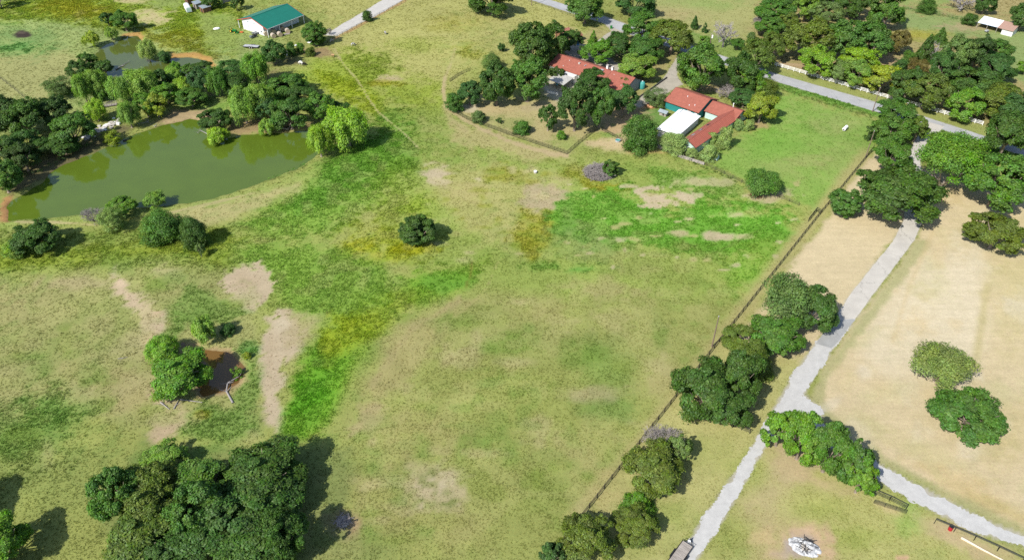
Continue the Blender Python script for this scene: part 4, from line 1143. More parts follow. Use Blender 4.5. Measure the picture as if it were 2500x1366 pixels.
for a in [
 ((697,102,724,136),'shrub','M','green bush left of the white tank below the gravel drive'),
 ((722,104,744,130),'shrub','B','bright bush beside the white sheets below the gravel drive'),
 ((744,116,772,136),'shrub','O','olive bush at the right end of the fence below the gravel drive'),
 ((881,26,909,52),'shrub','D','dark spiky bush on the gravel drive fence'),
 ((382,120,416,150),'shrub','T','low dark reeds on the point in the upper pond'),
 ((108,198,182,226),'wispy','G','greyish brush patch in the pasture left of the bank willows'),
 ((240,504,306,566),'wispy','S','pale feathery shrub on the dam below the bright topped tree'),
 ((0,588,64,628),'shrub','L','pale shrub at the left edge below the dark low tree'),
 ((62,572,122,606),'shrub','S','pale feathery shrub in front of the dark low tree below the dam'),
 ((534,786,576,820),'shrub','T','small dark shrub on the far bank of the brown stock pond'),
 ((560,890,596,920),'wispy','B','leafy green shoot at the right end of the brown stock pond'),
 ((590,856,614,876),'shrub','Y','little yellow bush right of the brown stock pond'),
 ((1176,130,1226,168),'shrub','G','grey-green bush outside the yard near the tall dark oak'),
 ((1214,106,1234,126),'shrub','D','small dark bush in the pasture left of the tall dark oak'),
 ((1146,270,1188,298),'shrub','G','loose grey-green bush inside the yard fence'),
 ((1210,287,1228,301),'round','D','small clipped round bush in the dry yard'),
 ((1250,293,1298,328),'shrub','M','spreading green bush in the middle of the dry yard'),
 ((1356,318,1384,341),'shrub','B','bright little bush near the yard fence corner'),
 ((1572,220,1634,258),'wispy','G','loose shrubs at the left end of the garage'),
 ((1760,203,1806,242),'drybush','G','bare grey bush behind the red-roofed house'),
 ((1836,200,1904,232),'shrub','O','brown-green shrub at the road end of the paddock hedge'),
 ((1822,78,1848,100),'shrub','G','grey bush at the edge of the far pasture'),
 ((1470,390,1513,430),'round','D','dark green bush growing beside the brush pile'),
 ((2180,146,2218,168),'shrub','T','low blue-green bush under the north-east wood'),
 ((2200,126,2242,158),'shrub','M','bushy shrub between the rust brown tree and the upright cedar'),
 ((2214,150,2266,174),'wispy','R','brown dry brush beside the low blue-green bush'),
 ((2350,32,2388,62),'shrub','D','dark bush at the left end of the open shed'),
 ((202,500,244,542),'drybush','G','bare grey bush on the dam at the water edge'),
 ((796,62,809,86),'drybush','G','thin bare shrub beside the round tree at the gravel drive'),
 ((1840,34,1862,62),'drybush','G','pale leafless bush at the left edge of the north-east wood'),
 ((2112,306,2140,344),'wispy','J','dark scrubby bush at the pole on the fence corner'),
 ((1746,326,1762,344),'wispy','V','grey-green tuft between the vines beside the red metal roof'),
 ((2458,250,2500,270),'shrub','G','grey bush in the trees at the right edge'),
]:
    tree(*a, name='shrub')
for a in [
 ((1744,40,1798,114),'dead','G','tall bare grey tree in the far pasture beyond the house drive'),
 ((2320,-24,2386,26),'dead','G','bare tree at the top edge above the open shed'),
 ((1580,1034,1656,1108),'drybush','G','bare grey tree standing in the fence row'),
 ((2284,150,2350,200),'dead','G','dead pale tree at the front of the pasture thicket'),
 ((2256,96,2300,150),'dead','G','bare brownish tree beside the upright cedar'),
 ((352,130,366,150),'dead','G','bare sapling reflected in the upper pond'),
]:
    tree(*a)
# trees just outside the picture whose shadows reach into it
for (u, v, R, H) in [(-150, 1275, 4.2, 9), (-170, 1390, 4.5, 10), (-60, 1440, 4, 9), (80, 1440, 3.5, 7)]:
    pass
extra = [((300,1180,420,1300),'oak','O','olive tree filling the left middle of the big southern grove'), ((420,1180,540,1310),'oak','M','mid green tree deep in the middle of the big southern grove'), ((640,1240,745,1370),'oak','D','shaded dark tree at the right edge of the big southern grove'), ((340,1290,480,1400),'oak','D','dark tree at the bottom edge of the big southern grove'),((590,1300,720,1420),'oak','D','dark tree cut by the bottom edge at the right of the grove'),
 ((430,215,500,262),'oak','M','green tree in front of the dark blue-green one on the bank row'),((470,150,520,190),'oak','D','dark tree behind the rounded green willow of the bank row'),((540,180,610,232),'oak','D','shaded dark tree below the spreading tree on the bank row'),((20,350,90,420),'oak','J','very dark tree on the left bank of the large pond'),((120,330,190,380),'oak','D','dark small tree between the bank group and the rubble'),((700,205,770,262),'oak','D','shaded dark tree at the heart of the peninsula thicket'),((640,212,700,262),'oak','B','bright green tree at the crest of the peninsula thicket')]
for a in extra: tree(*a)
off = [((-230,1180,-70,1330),'oak','D','dark tree outside the lower left edge of the picture'), ((-120,1370,20,1490),'oak','D','dark tree below the lower left corner of the picture')]
for a in off: tree(*a)
tree((2250,338,2398,430), 'umbrella', 'B', 'vase-shaped bright green tree with pale forked trunk right of the driveway', clear=5.0)
for bb, lb in [((1608,322,1684,376), 'drooping leafy vine bush in front of the white-roofed shed'), ((1750,308,1790,364), 'tallest pale feathery bush along the metal roof wing'),
               ((1788,290,1818,318), 'pale feathery bush at the far corner of the metal roof wing'), ((1814,290,1844,320), 'pale feathery bush nearest the yellow-green tree at the paddock'),
               ((1706,350,1756,394), 'pale feathery bush above the timber wall corner'), ((1724,322,1752,352), 'pale feathery bush close under the metal roof eave'), ((1672,360,1708,386), 'low pale bush at the near gable of the metal roof wing')]:
    tree(bb, 'shrub', 'V', lb, name='shrub', clear=-.1)

# ------------------------------------------------------------------ building materials
M_SHINGLE = mat('red_shingle_roof', alb((188,114,96)), .9, .12, 1.2, .5, 5)
M_REDMETAL = mat('red_metal_roof', alb((190,110,92)), .65, .06, .8, 0, 5, spec=.4)
M_TRIM = mat('dark_fascia', (.05,.035,.03), .7, .1)
M_WHITEWALL = mat('white_wall', (.62,.62,.60), .8, .05, .8)
M_TEAL = mat('teal_wall', (.02,.19,.18), .7, .12, 1.0)
M_MINT = mat('pale_mint_wall', (.42,.56,.52), .8, .08, 1.0)
M_GREYWALL = mat('grey_end_wall', (.28,.31,.32), .8, .06, 1.0)
M_WHITEROOF = mat('white_metal_roof', (.80,.80,.80), .5, .02, .5)
M_BLUETRIM = mat('blue_grey_trim', (.16,.24,.28), .6, .08)
M_GREENROOF = mat('green_metal_roof', alb((40,138,118)), .45, .06, .6, spec=.4)
M_WHITEMETAL = mat('white_metal_siding', (.66,.67,.68), .55, .04, .6)
M_REDTRIM = mat('red_trim', (.42,.06,.04), .6, .1)
M_GLASS = mat('window_glass', (.03,.04,.05), .08, .2, spec=.6)
M_WFRAME = mat('white_frame', (.7,.7,.68), .6, .04)
M_GREYROOF = mat('weathered_roof', (.40,.39,.36), .8, .12, 1.5, stretch=(1, .2, 1))
M_TIN = mat('corrugated_tin', (.32,.37,.39), .45, .12, 1.5, metal=.3)
M_WOODG = mat('grey_weathered_wood', (.30,.27,.24), .9, .3, 3, .3, 8, stretch=(1, .15, 1))
M_BLACK = mat('black_steel', (.018,.019,.02), .5, .2)
M_DARKWOOD = mat('dark_fence_wood', (.055,.048,.038), .9, .3, 3)
M_WHITEPAINT = mat('white_fence_paint', (.78,.78,.77), .6, .05)
M_RUBBER = mat('tyre_rubber', (.02,.02,.02), .85, .2)
M_RIM = mat('wheel_rim', (.55,.54,.5), .4, .1, metal=.4)
M_JD = mat('green_paint', (.01,.16,.025), .4, .1); M_JY = mat('yellow_paint', (.65,.48,.03), .5, .1)
M_GREYPAINT = mat('grey_paint', (.13,.15,.16), .5, .1); M_ALU = mat('grey_deck', (.36,.37,.38), .7, .12)
M_HAY = mat('hay', (.36,.31,.25), .95, .25, 2.5, .6, 9); M_HAYEND = mat('hay_end', (.42,.33,.23), .95, .25, 4, .6, 9)
M_WTANK = mat('white_tank_paint', (.80,.81,.80), .35, .04); M_TTANK = mat('teal_tank', (.05,.27,.25), .45, .1)
M_STONE = mat('pale_stone', (.42,.39,.35), .95, .25, 2, .5, 6); M_CONCW = mat('dark_concrete', (.06,.06,.058), .9, .2)
M_SALMON = mat('salmon_roof', alb((206,140,118)), .85, .1); M_TANROOF = mat('tan_roof', alb((206,168,150)), .8, .07)
M_ASH = mat('white_ash', (.62,.63,.63), .95, .3, 2.0, .9, 5, col2=(.22, .22, .225)); M_CHAR = mat('charred_wood', (.03, .03, .032), .9, .4)
M_RED = mat('red_barrel_paint', (.35,.02,.03), .5, .15); M_BROWNWOOD = mat('brown_wood', (.2,.1,.055), .9, .25, 3)
M_BLUE = mat('blue_plastic', (.05,.24,.5), .5, .1); M_CYAN = mat('cyan_plastic', (.1,.45,.55), .5, .1); M_ORANGE = mat('orange_paint', (.5,.12,.03), .5, .1)
M_LOG = mat('pale_log', (.55,.46,.36), .9, .15, 2, stretch=(.2, 1, 1)); M_POLE = mat('utility_pole_wood', (.17,.125,.1), .9, .25, 2)
ANG = math.radians(-40.5)

def window(par, x, y, z, w, h, face, nm='window', glass=None):
    """face: 'x+','x-','y+','y-' outward direction"""
    t = .06; o = MB()
    if face[0] == 'y': o.box(x, y + (t / 2 if face[1] == '+' else -t / 2), z, w, t, h)
    else: o.box(x + (t / 2 if face[1] == '+' else -t / 2), y, z, t, w, h)
    f = o.build(nm, M_WFRAME, par)
    g = MB(); s = 1 if face[1] == '+' else -1
    if face[0] == 'y': g.box(x, y + s * .07, z + .1, w - .2, .03, h - .2)
    else: g.box(x + s * .07, y, z + .1, .03, w - .2, h - .2)
    g.build('pane', glass or M_GLASS, f)
    return f

def gable(par, L0, L1, yn, yf, ze, zr, wm, rm, oh=.6, th=.16, wname='wall', z0=0, ridge_y=0.0, ew=.35):
    """ridge along local x at y=ridge_y, near eave at y=-yn, far eave at y=+yf"""
    in_n = yn - oh; in_f = yf - oh
    zn = ze + (zr - ze) * oh / yn; zf = ze + (zr - ze) * oh / yf
    w = MB().prism([(-in_n, z0), (in_f, z0), (in_f, zf - th - .02), (0, zr - th - .03), (-in_n, zn - th - .02)], L0 + ew, L1 - ew).build(wname, wm, par)
    r = MB()
    r.slab((L0, -yn, ze), (L1, -yn, ze), (L1, 0, zr), (L0, 0, zr), th)
    r.slab((L0, 0, zr), (L1, 0, zr), (L1, yf, ze), (L0, yf, ze), th)
    rf = r.build('roof', rm, par)
    for xx in (L0 - .04, L1 + .04):
        for ya, za in ((-yn, ze), (yf, ze)):
            MB().hexa([(xx - .035, ya, za - th - .06), (xx + .035, ya, za - th - .06), (xx + .035, 0, zr - th - .06), (xx - .035, 0, zr - th - .06),
                    (xx - .035, ya, za + .015), (xx + .035, ya, za + .015), (xx + .035, 0, zr + .015), (xx - .035, 0, zr + .015)]).build('fascia', M_TRIM, rf)
    MB().box((L0 + L1) / 2, 0, zr - .02, L1 - L0 - .1, .3, .06).build('ridge_cap', rm, rf)
    return w, rf

def roof_vent(par, x, y, z, r=.12, h=.4, m=None):
    return MB().lathe([(r, z - .3), (r, z + h * .8), (r * 1.5, z + h * .8), (r * 1.5, z + h)], 8, (x, y)).build('roof_vent', m or M_WFRAME, par)

# ---- long red-roofed house
h1 = at(1371, 133, 5.4); h1b = at(1551, 191, 5.4)
L = (h1b - h1).length
a1 = math.atan2(h1b.y - h1.y, h1b.x - h1.x)
H1 = thing('red_roof_house', 'long low white house with a red shingle roof behind the great tree', 'house', (h1.x, h1.y, 0), a1)
Ls = L * .70
gable(H1, -1.5, Ls, 6.3, 5.6, 3.0, 5.3, M_WHITEWALL, M_SHINGLE)
gable(H1, Ls + .12, L, 7.2, 5.6, 2.7, 5.55, M_WHITEWALL, M_SHINGLE)
MB().prism([(-6.4, .05), (4.8, .05), (4.8, 2.9), (0, 5.2), (-6.4, 2.85)], L - .36, L - .30).build('end_wall', M_GREYWALL, H1)
MB().box(8.5, -6.9, 0, 7, 1.8, 2.6).build('wall_bay', M_WHITEWALL, H1)
for x in (7, 10): window(H1, x, -7.8, 1.0, 1.3, 1.1, 'y-')
for x in (Ls + 3, Ls + 7): window(H1, x, -6.6, 1.1, 1.2, 1.0, 'y-')
def on_roof(x, y, yn, ze, zr): return zr - (zr - ze) * abs(y) / yn
for x, y in ((5, -1.6), (4.5, -4.8), (25, -1.5), (30.5, -5)): roof_vent(H1, x, y, on_roof(x, y, 6.5, 2.9, 5.3), .1, .3)
for x in (20.2, 22.4):
    c = MB().box(x, 1.3, 3.5, .75, .75, 2.7).build('chimney', M_WFRAME, H1)
    MB().box(x, 1.3, 6.2, .95, .95, .15).build('chimney_cap', M_STONE, c)
ac = MB().box(19.6, -1.6, 4.3, 1.2, 1.1, 1.0).build('evaporative_cooler', M_WTANK, H1)
MB().box(19.6, -1.6, 5.3, 1.3, 1.2, .06).build('cooler_lid', M_ALU, ac)
MB().box(18.3, -1.9, 4.55, 1.3, .35, .35).build('cooler_duct', M_WTANK, ac)
MB().box(9.5, -1.5, 4.7, .7, .7, .55).build('roof_hatch', M_STONE, H1)
MB().box(12.2, -1.2, 4.85, .3, 1.8, .12).build('skylight', M_ALU, H1)
# patio cover
pc = at(1372, 232, 0)
pp = [at(1338, 194, 2.7), at(1376, 208, 2.7), at(1401, 191, 2.7), at(1363, 179, 2.7)]
PC = thing('patio_cover', 'grey flat patio cover on thin posts beside the long red house', 'pergola', (pp[0].x, pp[0].y, 0))
o0 = Vector((pp[0].x, pp[0].y, 0))
q = [p - o0 for p in pp]
MB().slab(q[0], q[1], q[2] + Vector((0, 0, .25)), q[3] + Vector((0, 0, .25)), .12).build('roof', M_GREYROOF, PC)
for p in (q[0].lerp(q[2], .04), q[1].lerp(q[3], .04), q[2].lerp(q[0], .04), q[3].lerp(q[1], .04), q[1].lerp(q[2], .5), q[0].lerp(q[1], .5).lerp(q[2], .03)):
    MB().box(p.x, p.y, 0, .12, .12, p.z - .1).build('post', M_DARKWOOD, PC)
tb = at(1371, 222); T = thing('patio_table', 'pale table on the patio below the grey cover', 'table', tb, .5)
MB().box(0, 0, .7, 1.6, .9, .06).build('table_top', M_LOG, T)
for sx in (-.65, .65):
    for sy in (-.35, .35): MB().box(sx, sy, 0, .08, .08, .7).build('leg', M_LOG, T)
for (u, v, m, lb) in ((1361, 210, M_CYAN, 'light blue patio chair nearest the cover post'), (1374, 217, M_CYAN, 'light blue patio chair beside the pale table')):
    p = at(u, v); c = thing('patio_chair', lb, 'chair', p, .8, 'patio chairs')
    MB().box(0, 0, .4, .55, .55, .06).build('seat', m, c); MB().box(0, .27, .46, .55, .06, .55).build('backrest', m, c)
    for sx in (-.24, .24):
        for sy in (-.24, .24): MB().box(sx, sy, 0, .05, .05, .4).build('leg', M_ALU, c)
p = at(1405, 197); cb = thing('water_barrel', 'turquoise barrel against the white wall of the long house', 'barrel', p)
MB().lathe([(.4, 0), (.45, .3), (.45, .9), (.4, 1.2)], 12).build('body', M_CYAN, cb, smooth=False); MB().lathe([(.42, 1.2), (.42, 1.26)], 12).build('lid', M_CYAN, cb)
pw = [at(1336, 226), at(1362, 232)]
PW = thing('patio_wall', 'low white patio wall below the grey cover', 'wall', pw[0], math.atan2(pw[1].y - pw[0].y, pw[1].x - pw[0].x))
Lp = (pw[1] - pw[0]).length; MB().box(Lp / 2, 0, 0, Lp, .25, .8).build('wall', M_WFRAME, PW); MB().box(Lp / 2, 0, .8, Lp + .1, .35, .07).build('coping', M_STONE, PW)
# vertical teal tank by the house end
p = at(1567, 216); tk = thing('water_tank', 'teal upright water tank at the right end of the long house', 'tank', p)
MB().lathe([(1.0, 0), (1.05, .1), (1.05, 2.2), (.7, 2.6), (.2, 2.75)], 20).build('tank', M_TTANK, tk, smooth=True); MB().lathe([(.25, 2.7), (.25, 2.9), (.05, 2.95)], 10).build('lid', M_WFRAME, tk)
# retaining wall by the house drive
rw = [at(1554, 243), at(1590, 218), at(1628, 191)]
RW = thing('retaining_wall', 'low black retaining wall along the concrete house drive', 'wall', rw[0])
for a, b in zip(rw, rw[1:]):
    d = b - a; MB().box((a.x + b.x) / 2 - rw[0].x, (a.y + b.y) / 2 - rw[0].y, 0, d.length - .02, .3, .55, math.atan2(d.y, d.x)).build('wall_section', M_CONCW, RW)

# ---- second house: garage, link and metal-roofed wing
g0 = at(1652, 213.6, 5.6); g1 = at(1735, 242, 5.6); ag = math.atan2(g1.y - g0.y, g1.x - g0.x)
GL = (g1 - g0).length
H2 = thing('teal_house', 'teal-walled house with red shingle roofs and a ribbed red metal wing', 'house', (g0.x, g0.y, 0), ag)
def loc2(p):
    d = p - Vector((g0.x, g0.y, 0)); c, s = math.cos(-ag), math.sin(-ag)
    return Vector((d.x * c - d.y * s, d.x * s + d.y * c, p.z))
gable(H2, -.3, GL, 6.9, 6.5, 3.0, 5.6, M_TEAL, M_SHINGLE, oh=.7)
k0 = loc2(at(1737, 244, 4.7)); k1 = loc2(at(1815, 269.5, 4.7))
lk = bpy.data.objects.new('link_wing', None); COL.objects.link(lk); lk.parent = H2; lk.location = (0, k0.y, 0)
gable(lk, GL + .15, k1.x, 5.0, 4.6, 2.7, 4.6, M_MINT, M_SHINGLE, oh=.5)
w0 = loc2(at(1766, 261, 4.2)); w1 = loc2(at(1682, 342, 4.2))
wing = bpy.data.objects.new('metal_wing', None); COL.objects.link(wing); wing.parent = H2
wing.location = (w1.x, w1.y, 0); wing.rotation_euler = (0, 0, math.pi / 2)
WL = w0.y - w1.y
gable(wing, -.6, WL, 3.1, 2.9, 2.8, 4.35, M_MINT, M_REDMETAL, oh=.4, th=.12)
rb = MB()
n_r = int(WL / .8)
for k in range(n_r):
    x = -.5 + k * (WL + .4) / n_r
    rb.hexa([(x - .05, -3.1, 2.8), (x + .05, -3.1, 2.8), (x + .05, 0, 4.35), (x - .05, 0, 4.35), (x - .04, -3.1, 2.92), (x + .04, -3.1, 2.92), (x + .04, 0, 4.47), (x - .04, 0, 4.47)])
rb.build('roof_ribs', M_REDMETAL, wing)
for k in range(3):
    x = 4.2 + k * 4.6
    z = 4.35 - (1.55) * 1.4 / 2.9
    s = MB(); sl = 1.55 / 2.9
    s.slab((x, 1.0, 4.35 - sl * 1.0 + .10), (x + 1.5, 1.0, 4.35 - sl * 1.0 + .10), (x + 1.5, 1.9, 4.35 - sl * 1.9 + .10), (x, 1.9, 4.35 - sl * 1.9 + .10), .14)
    s.build('skylight', M_GLASS, wing)
window(H2, 9.5, -6.2, 1.2, 1.4, 1.2, 'y-', glass=M_GREYROOF); window(H2, 12.2, -6.2, .1, 1.0, 2.1, 'y-', nm='door', glass=M_WFRAME)
window(wing, -.25, -.6, 1.0, 1.2, 1.1, 'x-')
for x, y in ((6, -2.2), (8.8, -5.4), (10.5, -4.6)): roof_vent(H2, x, y, 5.6 - 2.6 * abs(y) / 6.9, .12, .35)
roof_vent(lk, k1.x - 4, .6, 4.6, .14, 1.3)
# white-roofed shed
s0 = at(1614, 312, 3.3); s1 = at(1668, 267, 3.3); as_ = math.atan2(s1.y - s0.y, s1.x - s0.x); SL = (s1 - s0).length
SH = thing('white_roof_shed', 'shed with a bright white roof edged in blue grey beside the teal house', 'shed', (s0.x, s0.y, 0), as_)
MB().slab((1.8, -6.6, 2.75), (SL, -6.6, 2.75), (SL, 0, 3.3), (1.8, 0, 3.3), .12).build('roof', M_WHITEROOF, SH)
MB().slab((-.7, -6.6, 2.55), (1.76, -6.6, 2.75), (1.76, 0, 3.3), (-.7, 0, 2.95), .12).build('roof_skirt', M_WHITEROOF, SH)
MB().slab((-.7, .05, 2.95), (SL, .05, 3.3), (SL, 1.5, 2.9), (-.7, 1.5, 2.6), .12).build('roof_side', M_WHITEROOF, SH)
MB().hexa([(-.6, -.08, 3.02), (SL, -.08, 3.32), (SL, .14, 3.32), (-.6, .14, 3.02), (-.6, -.08, 3.08), (SL, -.08, 3.38), (SL, .14, 3.38), (-.6, .14, 3.08)]).build('ridge_trim', M_BLUETRIM, SH)
MB().hexa([(1.68, -6.6, 2.76), (1.86, -6.6, 2.76), (1.86, -.1, 3.31), (1.68, -.1, 3.31), (1.68, -6.6, 2.81), (1.86, -6.6, 2.81), (1.86, -.1, 3.36), (1.68, -.1, 3.36)]).build('seam_trim', M_BLUETRIM, SH)
MB().box(SL / 2 - .3, -2.6, 0, SL - .8, 7.2, 2.4).build('wall', M_WHITEWALL, SH)
# small tin-roofed coop
c0 = at(1620, 281)
CP = thing('chicken_coop', 'small coop with a corrugated tin roof on the green yard patch', 'coop', c0, ANG)
MB().box(0, 0, 0, 2.6, 1.6, 1.3).build('wall', M_WOODG, CP)
MB().slab((-1.7, -1.3, 1.35), (1.7, -1.3, 1.35), (1.7, 0, 1.95), (-1.7, 0, 1.95), .05).slab((-1.7, 0, 1.95), (1.7, 0, 1.95), (1.7, 1.2, 1.35), (-1.7, 1.2, 1.35), .05).build('roof', M_TIN, CP)
MB().box(.3, -.83, .2, .6, .05, .8).build('door', M_DARKWOOD, CP)
# salmon-roofed outbuildings behind the oak
for (u, v, w_, d_, lb) in ((1376, 92, 6.5, 5, 'small outbuilding with a faded salmon roof behind the dark oak'), (1408, 100, 4, 3.4, 'little salmon-roofed hut beside the courtyard')):
    p = at(u, v); b = thing('outbuilding', lb, 'outbuilding', p, ANG + math.pi / 2)
    gable(b, -w_ / 2, w_ / 2, d_ / 2, d_ / 2, 2.3, 3.4, M_BROWNWOOD, M_SALMON, oh=.35, th=.1)
    window(b, 0, -d_ / 2 + .35, .1, .9, 1.9, 'y-', nm='door', glass=M_DARKWOOD)
p = at(1411, 110); bb_ = thing('blue_bin', 'blue bin beside the little salmon-roofed hut', 'bin', p)
MB().box(0, 0, 0, .8, .8, 1.1).build('body', M_BLUE, bb_); MB().box(0, 0, 1.1, .86, .86, .08).build('lid', M_BLUE, bb_)
p = at(1492, 70); bb_ = thing('green_bin', 'green wheeled bin at the road end of the loop drive', 'bin', p)
MB().box(0, 0, .1, .8, .8, 1.0).build('body', M_JD, bb_); MB().box(0, 0, 1.1, .9, .9, .08).build('lid', M_JD, bb_)
MB().tube((-.3, .45, .12), (.3, .45, .12), .12, n=8).build('wheel', M_RUBBER, bb_)

# ---- barn
bA = at(646, 87.8); bB = at(594.7, 68.4)
ab = math.radians(54.5)
BN = thing('barn', 'white metal barn with a green roof and red trim in the far meadow', 'barn', (bA.x, bA.y, 0), ab)
# local x along ridge, y to the left (toward bB)
WY = 14.2; BLn = 19.0
def yz(y): return 3.7 + (6.6 - 3.7) * (1 - abs(y - 6.2) / 9.4)
prof = [(0, 0), (WY - 1.0, 0), (WY - 1.0, yz(WY - 1) - .22), (6.2, 6.6 - .22), (0, yz(0) - .22)]
MB().prism(prof, 0, BLn).build('wall', M_WHITEMETAL, BN)
r = MB()
r.slab((-.6, -3.2, 3.7), (BLn + .6, -3.2, 3.7), (BLn + .6, 6.2, 6.6), (-.6, 6.2, 6.6), .15)
r.slab((-.6, 6.2, 6.6), (BLn + .6, 6.2, 6.6), (BLn + .6, 15.6, 3.7), (-.6, 15.6, 3.7), .15)
br = r.build('roof', M_GREENROOF, BN)
f = MB()
for ya in (-3.2, 15.6):
    for xx in (-.66, BLn + .66):
        f.hexa([(xx - .05, ya, 3.45), (xx + .05, ya, 3.45), (xx + .05, 6.2, 6.35), (xx - .05, 6.2, 6.35), (xx - .05, ya, 3.73), (xx + .05, ya, 3.73), (xx + .05, 6.2, 6.63), (xx - .05, 6.2, 6.63)])
f.build('roof_trim', M_REDTRIM, br)
MB().box(BLn / 2, 6.2, 6.58, BLn + 1.1, .5, .07).build('ridge_cap', M_GREENROOF, br)
MB().box(BLn / 2, -3.26, 3.45, BLn + 1.2, .1, .2).build('gutter', M_WHITEMETAL, br)
for x in (-.3, 6, 12.6, BLn + .3): MB().box(x, -3.0, 0, .22, .22, 3.6).build('post', M_WHITEMETAL, BN)
for x in (-.3, 9.4, BLn + .3): MB().box(x, 15.4, 0, .22, .22, 3.6).build('post', M_WHITEMETAL, BN)
MB().box(-.06, 7.4, 0, .08, 3.8, 4.0).build('sliding_door', M_WHITEMETAL, BN); MB().box(-.1, 9.4, 0, .1, .12, 4.3).build('door_track_post', M_BLUETRIM, BN)
MB().box(-.1, 7.4, 4.05, .12, 5, .12).build('door_rail', M_BLUETRIM, BN)
window(BN, 0, 1.6, 1.0, .9, .9, 'x-'); window(BN, 15, 0, 1.5, 1.0, .9, 'y-'); window(BN, 4, 0, 1.5, 1.0, .9, 'y-')
# hay bales
bm_ = MB().tube((-.75, 0, .8), (.75, 0, .8), .8, n=20, cap=False).mesh('bale'); bm_.materials.append(M_HAY)
be = MB().tube((-.76, 0, .8), (.76, 0, .8), .77, n=20, cap=True).mesh('bale_core'); be.materials.append(M_HAYEND)
hb = [(650, 87, 'round hay bale nearest the barn corner post'), (668, 92.5, 'round hay bale at the front of the stack by the barn'), (684, 89, 'round hay bale right of the front bale'),
      (703, 81, 'round hay bale standing apart at the right end of the row'), (669, 82, 'round hay bale behind the front bales at the barn wall'), (690, 75, 'round hay bale in the shade of the barn wall')]
for (u, v, lb) in hb:
    p = at(u, v); o = thing('hay_bale', lb, 'hay bale', p, math.radians(-52) + random.Random(u).uniform(-.25, .25), 'hay bales beside the barn'); o.scale = (1.2, 1.2, 1.2)
    shared('wrap', bm_, o, (0, 0, 0)); shared('core', be, o, (0, 0, 0))

# ---- wheels
def wheel_mesh(r, w):
    t = MB().tube((0, -w / 2, 0), (0, w / 2, 0), r, n=16).mesh('tyre'); t.materials.append(M_RUBBER)
    m = MB().tube((0, -w / 2 - .01, 0), (0, w / 2 + .01, 0), r * .55, n=12).mesh('rim'); m.materials.append(M_RIM)
    return t, m
def wheel(par, meshes, loc, rm=None):
    t = shared('wheel', meshes[0], par, loc); k = shared('rim', meshes[1], t, (0, 0, 0)); return t
# tractor
TR = thing('tractor', 'small green tractor with a front loader left of the barn', 'tractor', at(570, 79), math.radians(-25))
MB().prism([(-.35, .55), (.35, .55), (.35, 1.2), (.25, 1.3), (-.25, 1.3), (-.35, 1.2)], .1, 1.7).build('hood', M_JD, TR)
MB().box(-.5, 0, .5, 1.3, .7, .5).build('body', M_JD, TR); MB().box(-.7, 0, 1.0, .5, .5, .12).build('seat', M_JY, TR); MB().box(-.93, 0, 1.1, .1, .5, .4).build('seat_back', M_JY, TR)
MB().tube((-1.1, -.45, .9), (-1.1, -.45, 2.2), .05).tube((-1.1, .45, .9), (-1.1, .45, 2.2), .05).tube((-1.1, -.45, 2.2), (-1.1, .45, 2.2), .05).build('roll_bar', M_BLACK, TR)
for s in (-1, 1): MB().path([(.2, s * .5, 1.1), (1.5, s * .55, 1.25), (2.3, s * .55, .5)], [.06, .06, .06], 5).build('loader_arm', M_JD, TR); MB().box(-.75, s * .62, 1.15, .9, .3, .06).build('fender', M_JD, TR)
MB().prism([(-.75, 0), (.75, 0), (.75, .5), (-.75, .5)], 2.3, 2.75).build('bucket', M_JD, TR)
w1_, w2_ = wheel_mesh(.62, .4), wheel_mesh(.38, .28)
for m_ in (w1_, w2_):
    m_[1].materials.clear(); m_[1].materials.append(M_JY)
for s in (-1, 1): wheel(TR, w1_, (-.75, s * .68, .62)); wheel(TR, w2_, (1.25, s * .58, .38))
IM = thing('mower_deck', 'orange mower attachment on the grass right of the tractor', 'mower', at(590, 80), -.3)
MB().box(0, 0, .15, 1.5, 1.1, .25).build('deck', M_ORANGE, IM, bevel=.05); MB().path([(0, -.3, .4), (.5, 0, .8), (0, .3, .4)], [.04, .04, .04], 5).build('hitch', M_ORANGE, IM)
# side by side
UT = thing('utility_buggy', 'dark grey utility buggy parked in front of the barn', 'buggy', at(619, 92), math.radians(50))
MB().box(0, 0, .4, 2.9, 1.4, .35).build('chassis', M_GREYPAINT, UT, bevel=.05); MB().prism([(-.7, .75), (.7, .75), (.65, 1.05), (-.65, 1.05)], -1.45, -.6).build('hood', M_GREYPAINT, UT)
MB().box(1.0, 0, .75, 1.0, 1.4, .3).build('cargo_bed', M_BLACK, UT); MB().box(.15, 0, .75, .5, 1.2, .3).build('seat', M_BLACK, UT)
for s in (-1, 1): MB().path([(-.6, s * .65, 1.0), (-.35, s * .6, 1.85), (.45, s * .6, 1.85), (.5, s * .65, .8)], [.04] * 4, 5).build('roll_cage', M_BLACK, UT)
MB().box(.05, 0, 1.86, 1.0, 1.3, .06).build('roof', M_GREYPAINT, UT)
w3_ = wheel_mesh(.34, .26)
for sx in (-1, 1):
    for s in (-1, 1): wheel(UT, w3_, (sx * 1.0, s * .66, .34))
PT = thing('pickup_bed_trailer', 'small pale grey cart beside the dark buggy at the barn', 'cart', at(626, 84), math.radians(45))
MB().box(0, 0, .55, 2.0, 1.3, .12).build('deck', M_ALU, PT); MB().tube((-1, 0, .55), (-2, 0, .4), .05).build('tongue', M_BLACK, PT)
for s in (-1, 1): MB().box(0, s * .65, .67, 2.0, .05, .35).build('side_panel', M_ALU, PT); wheel(PT, w3_, (0, s * .72, .34))

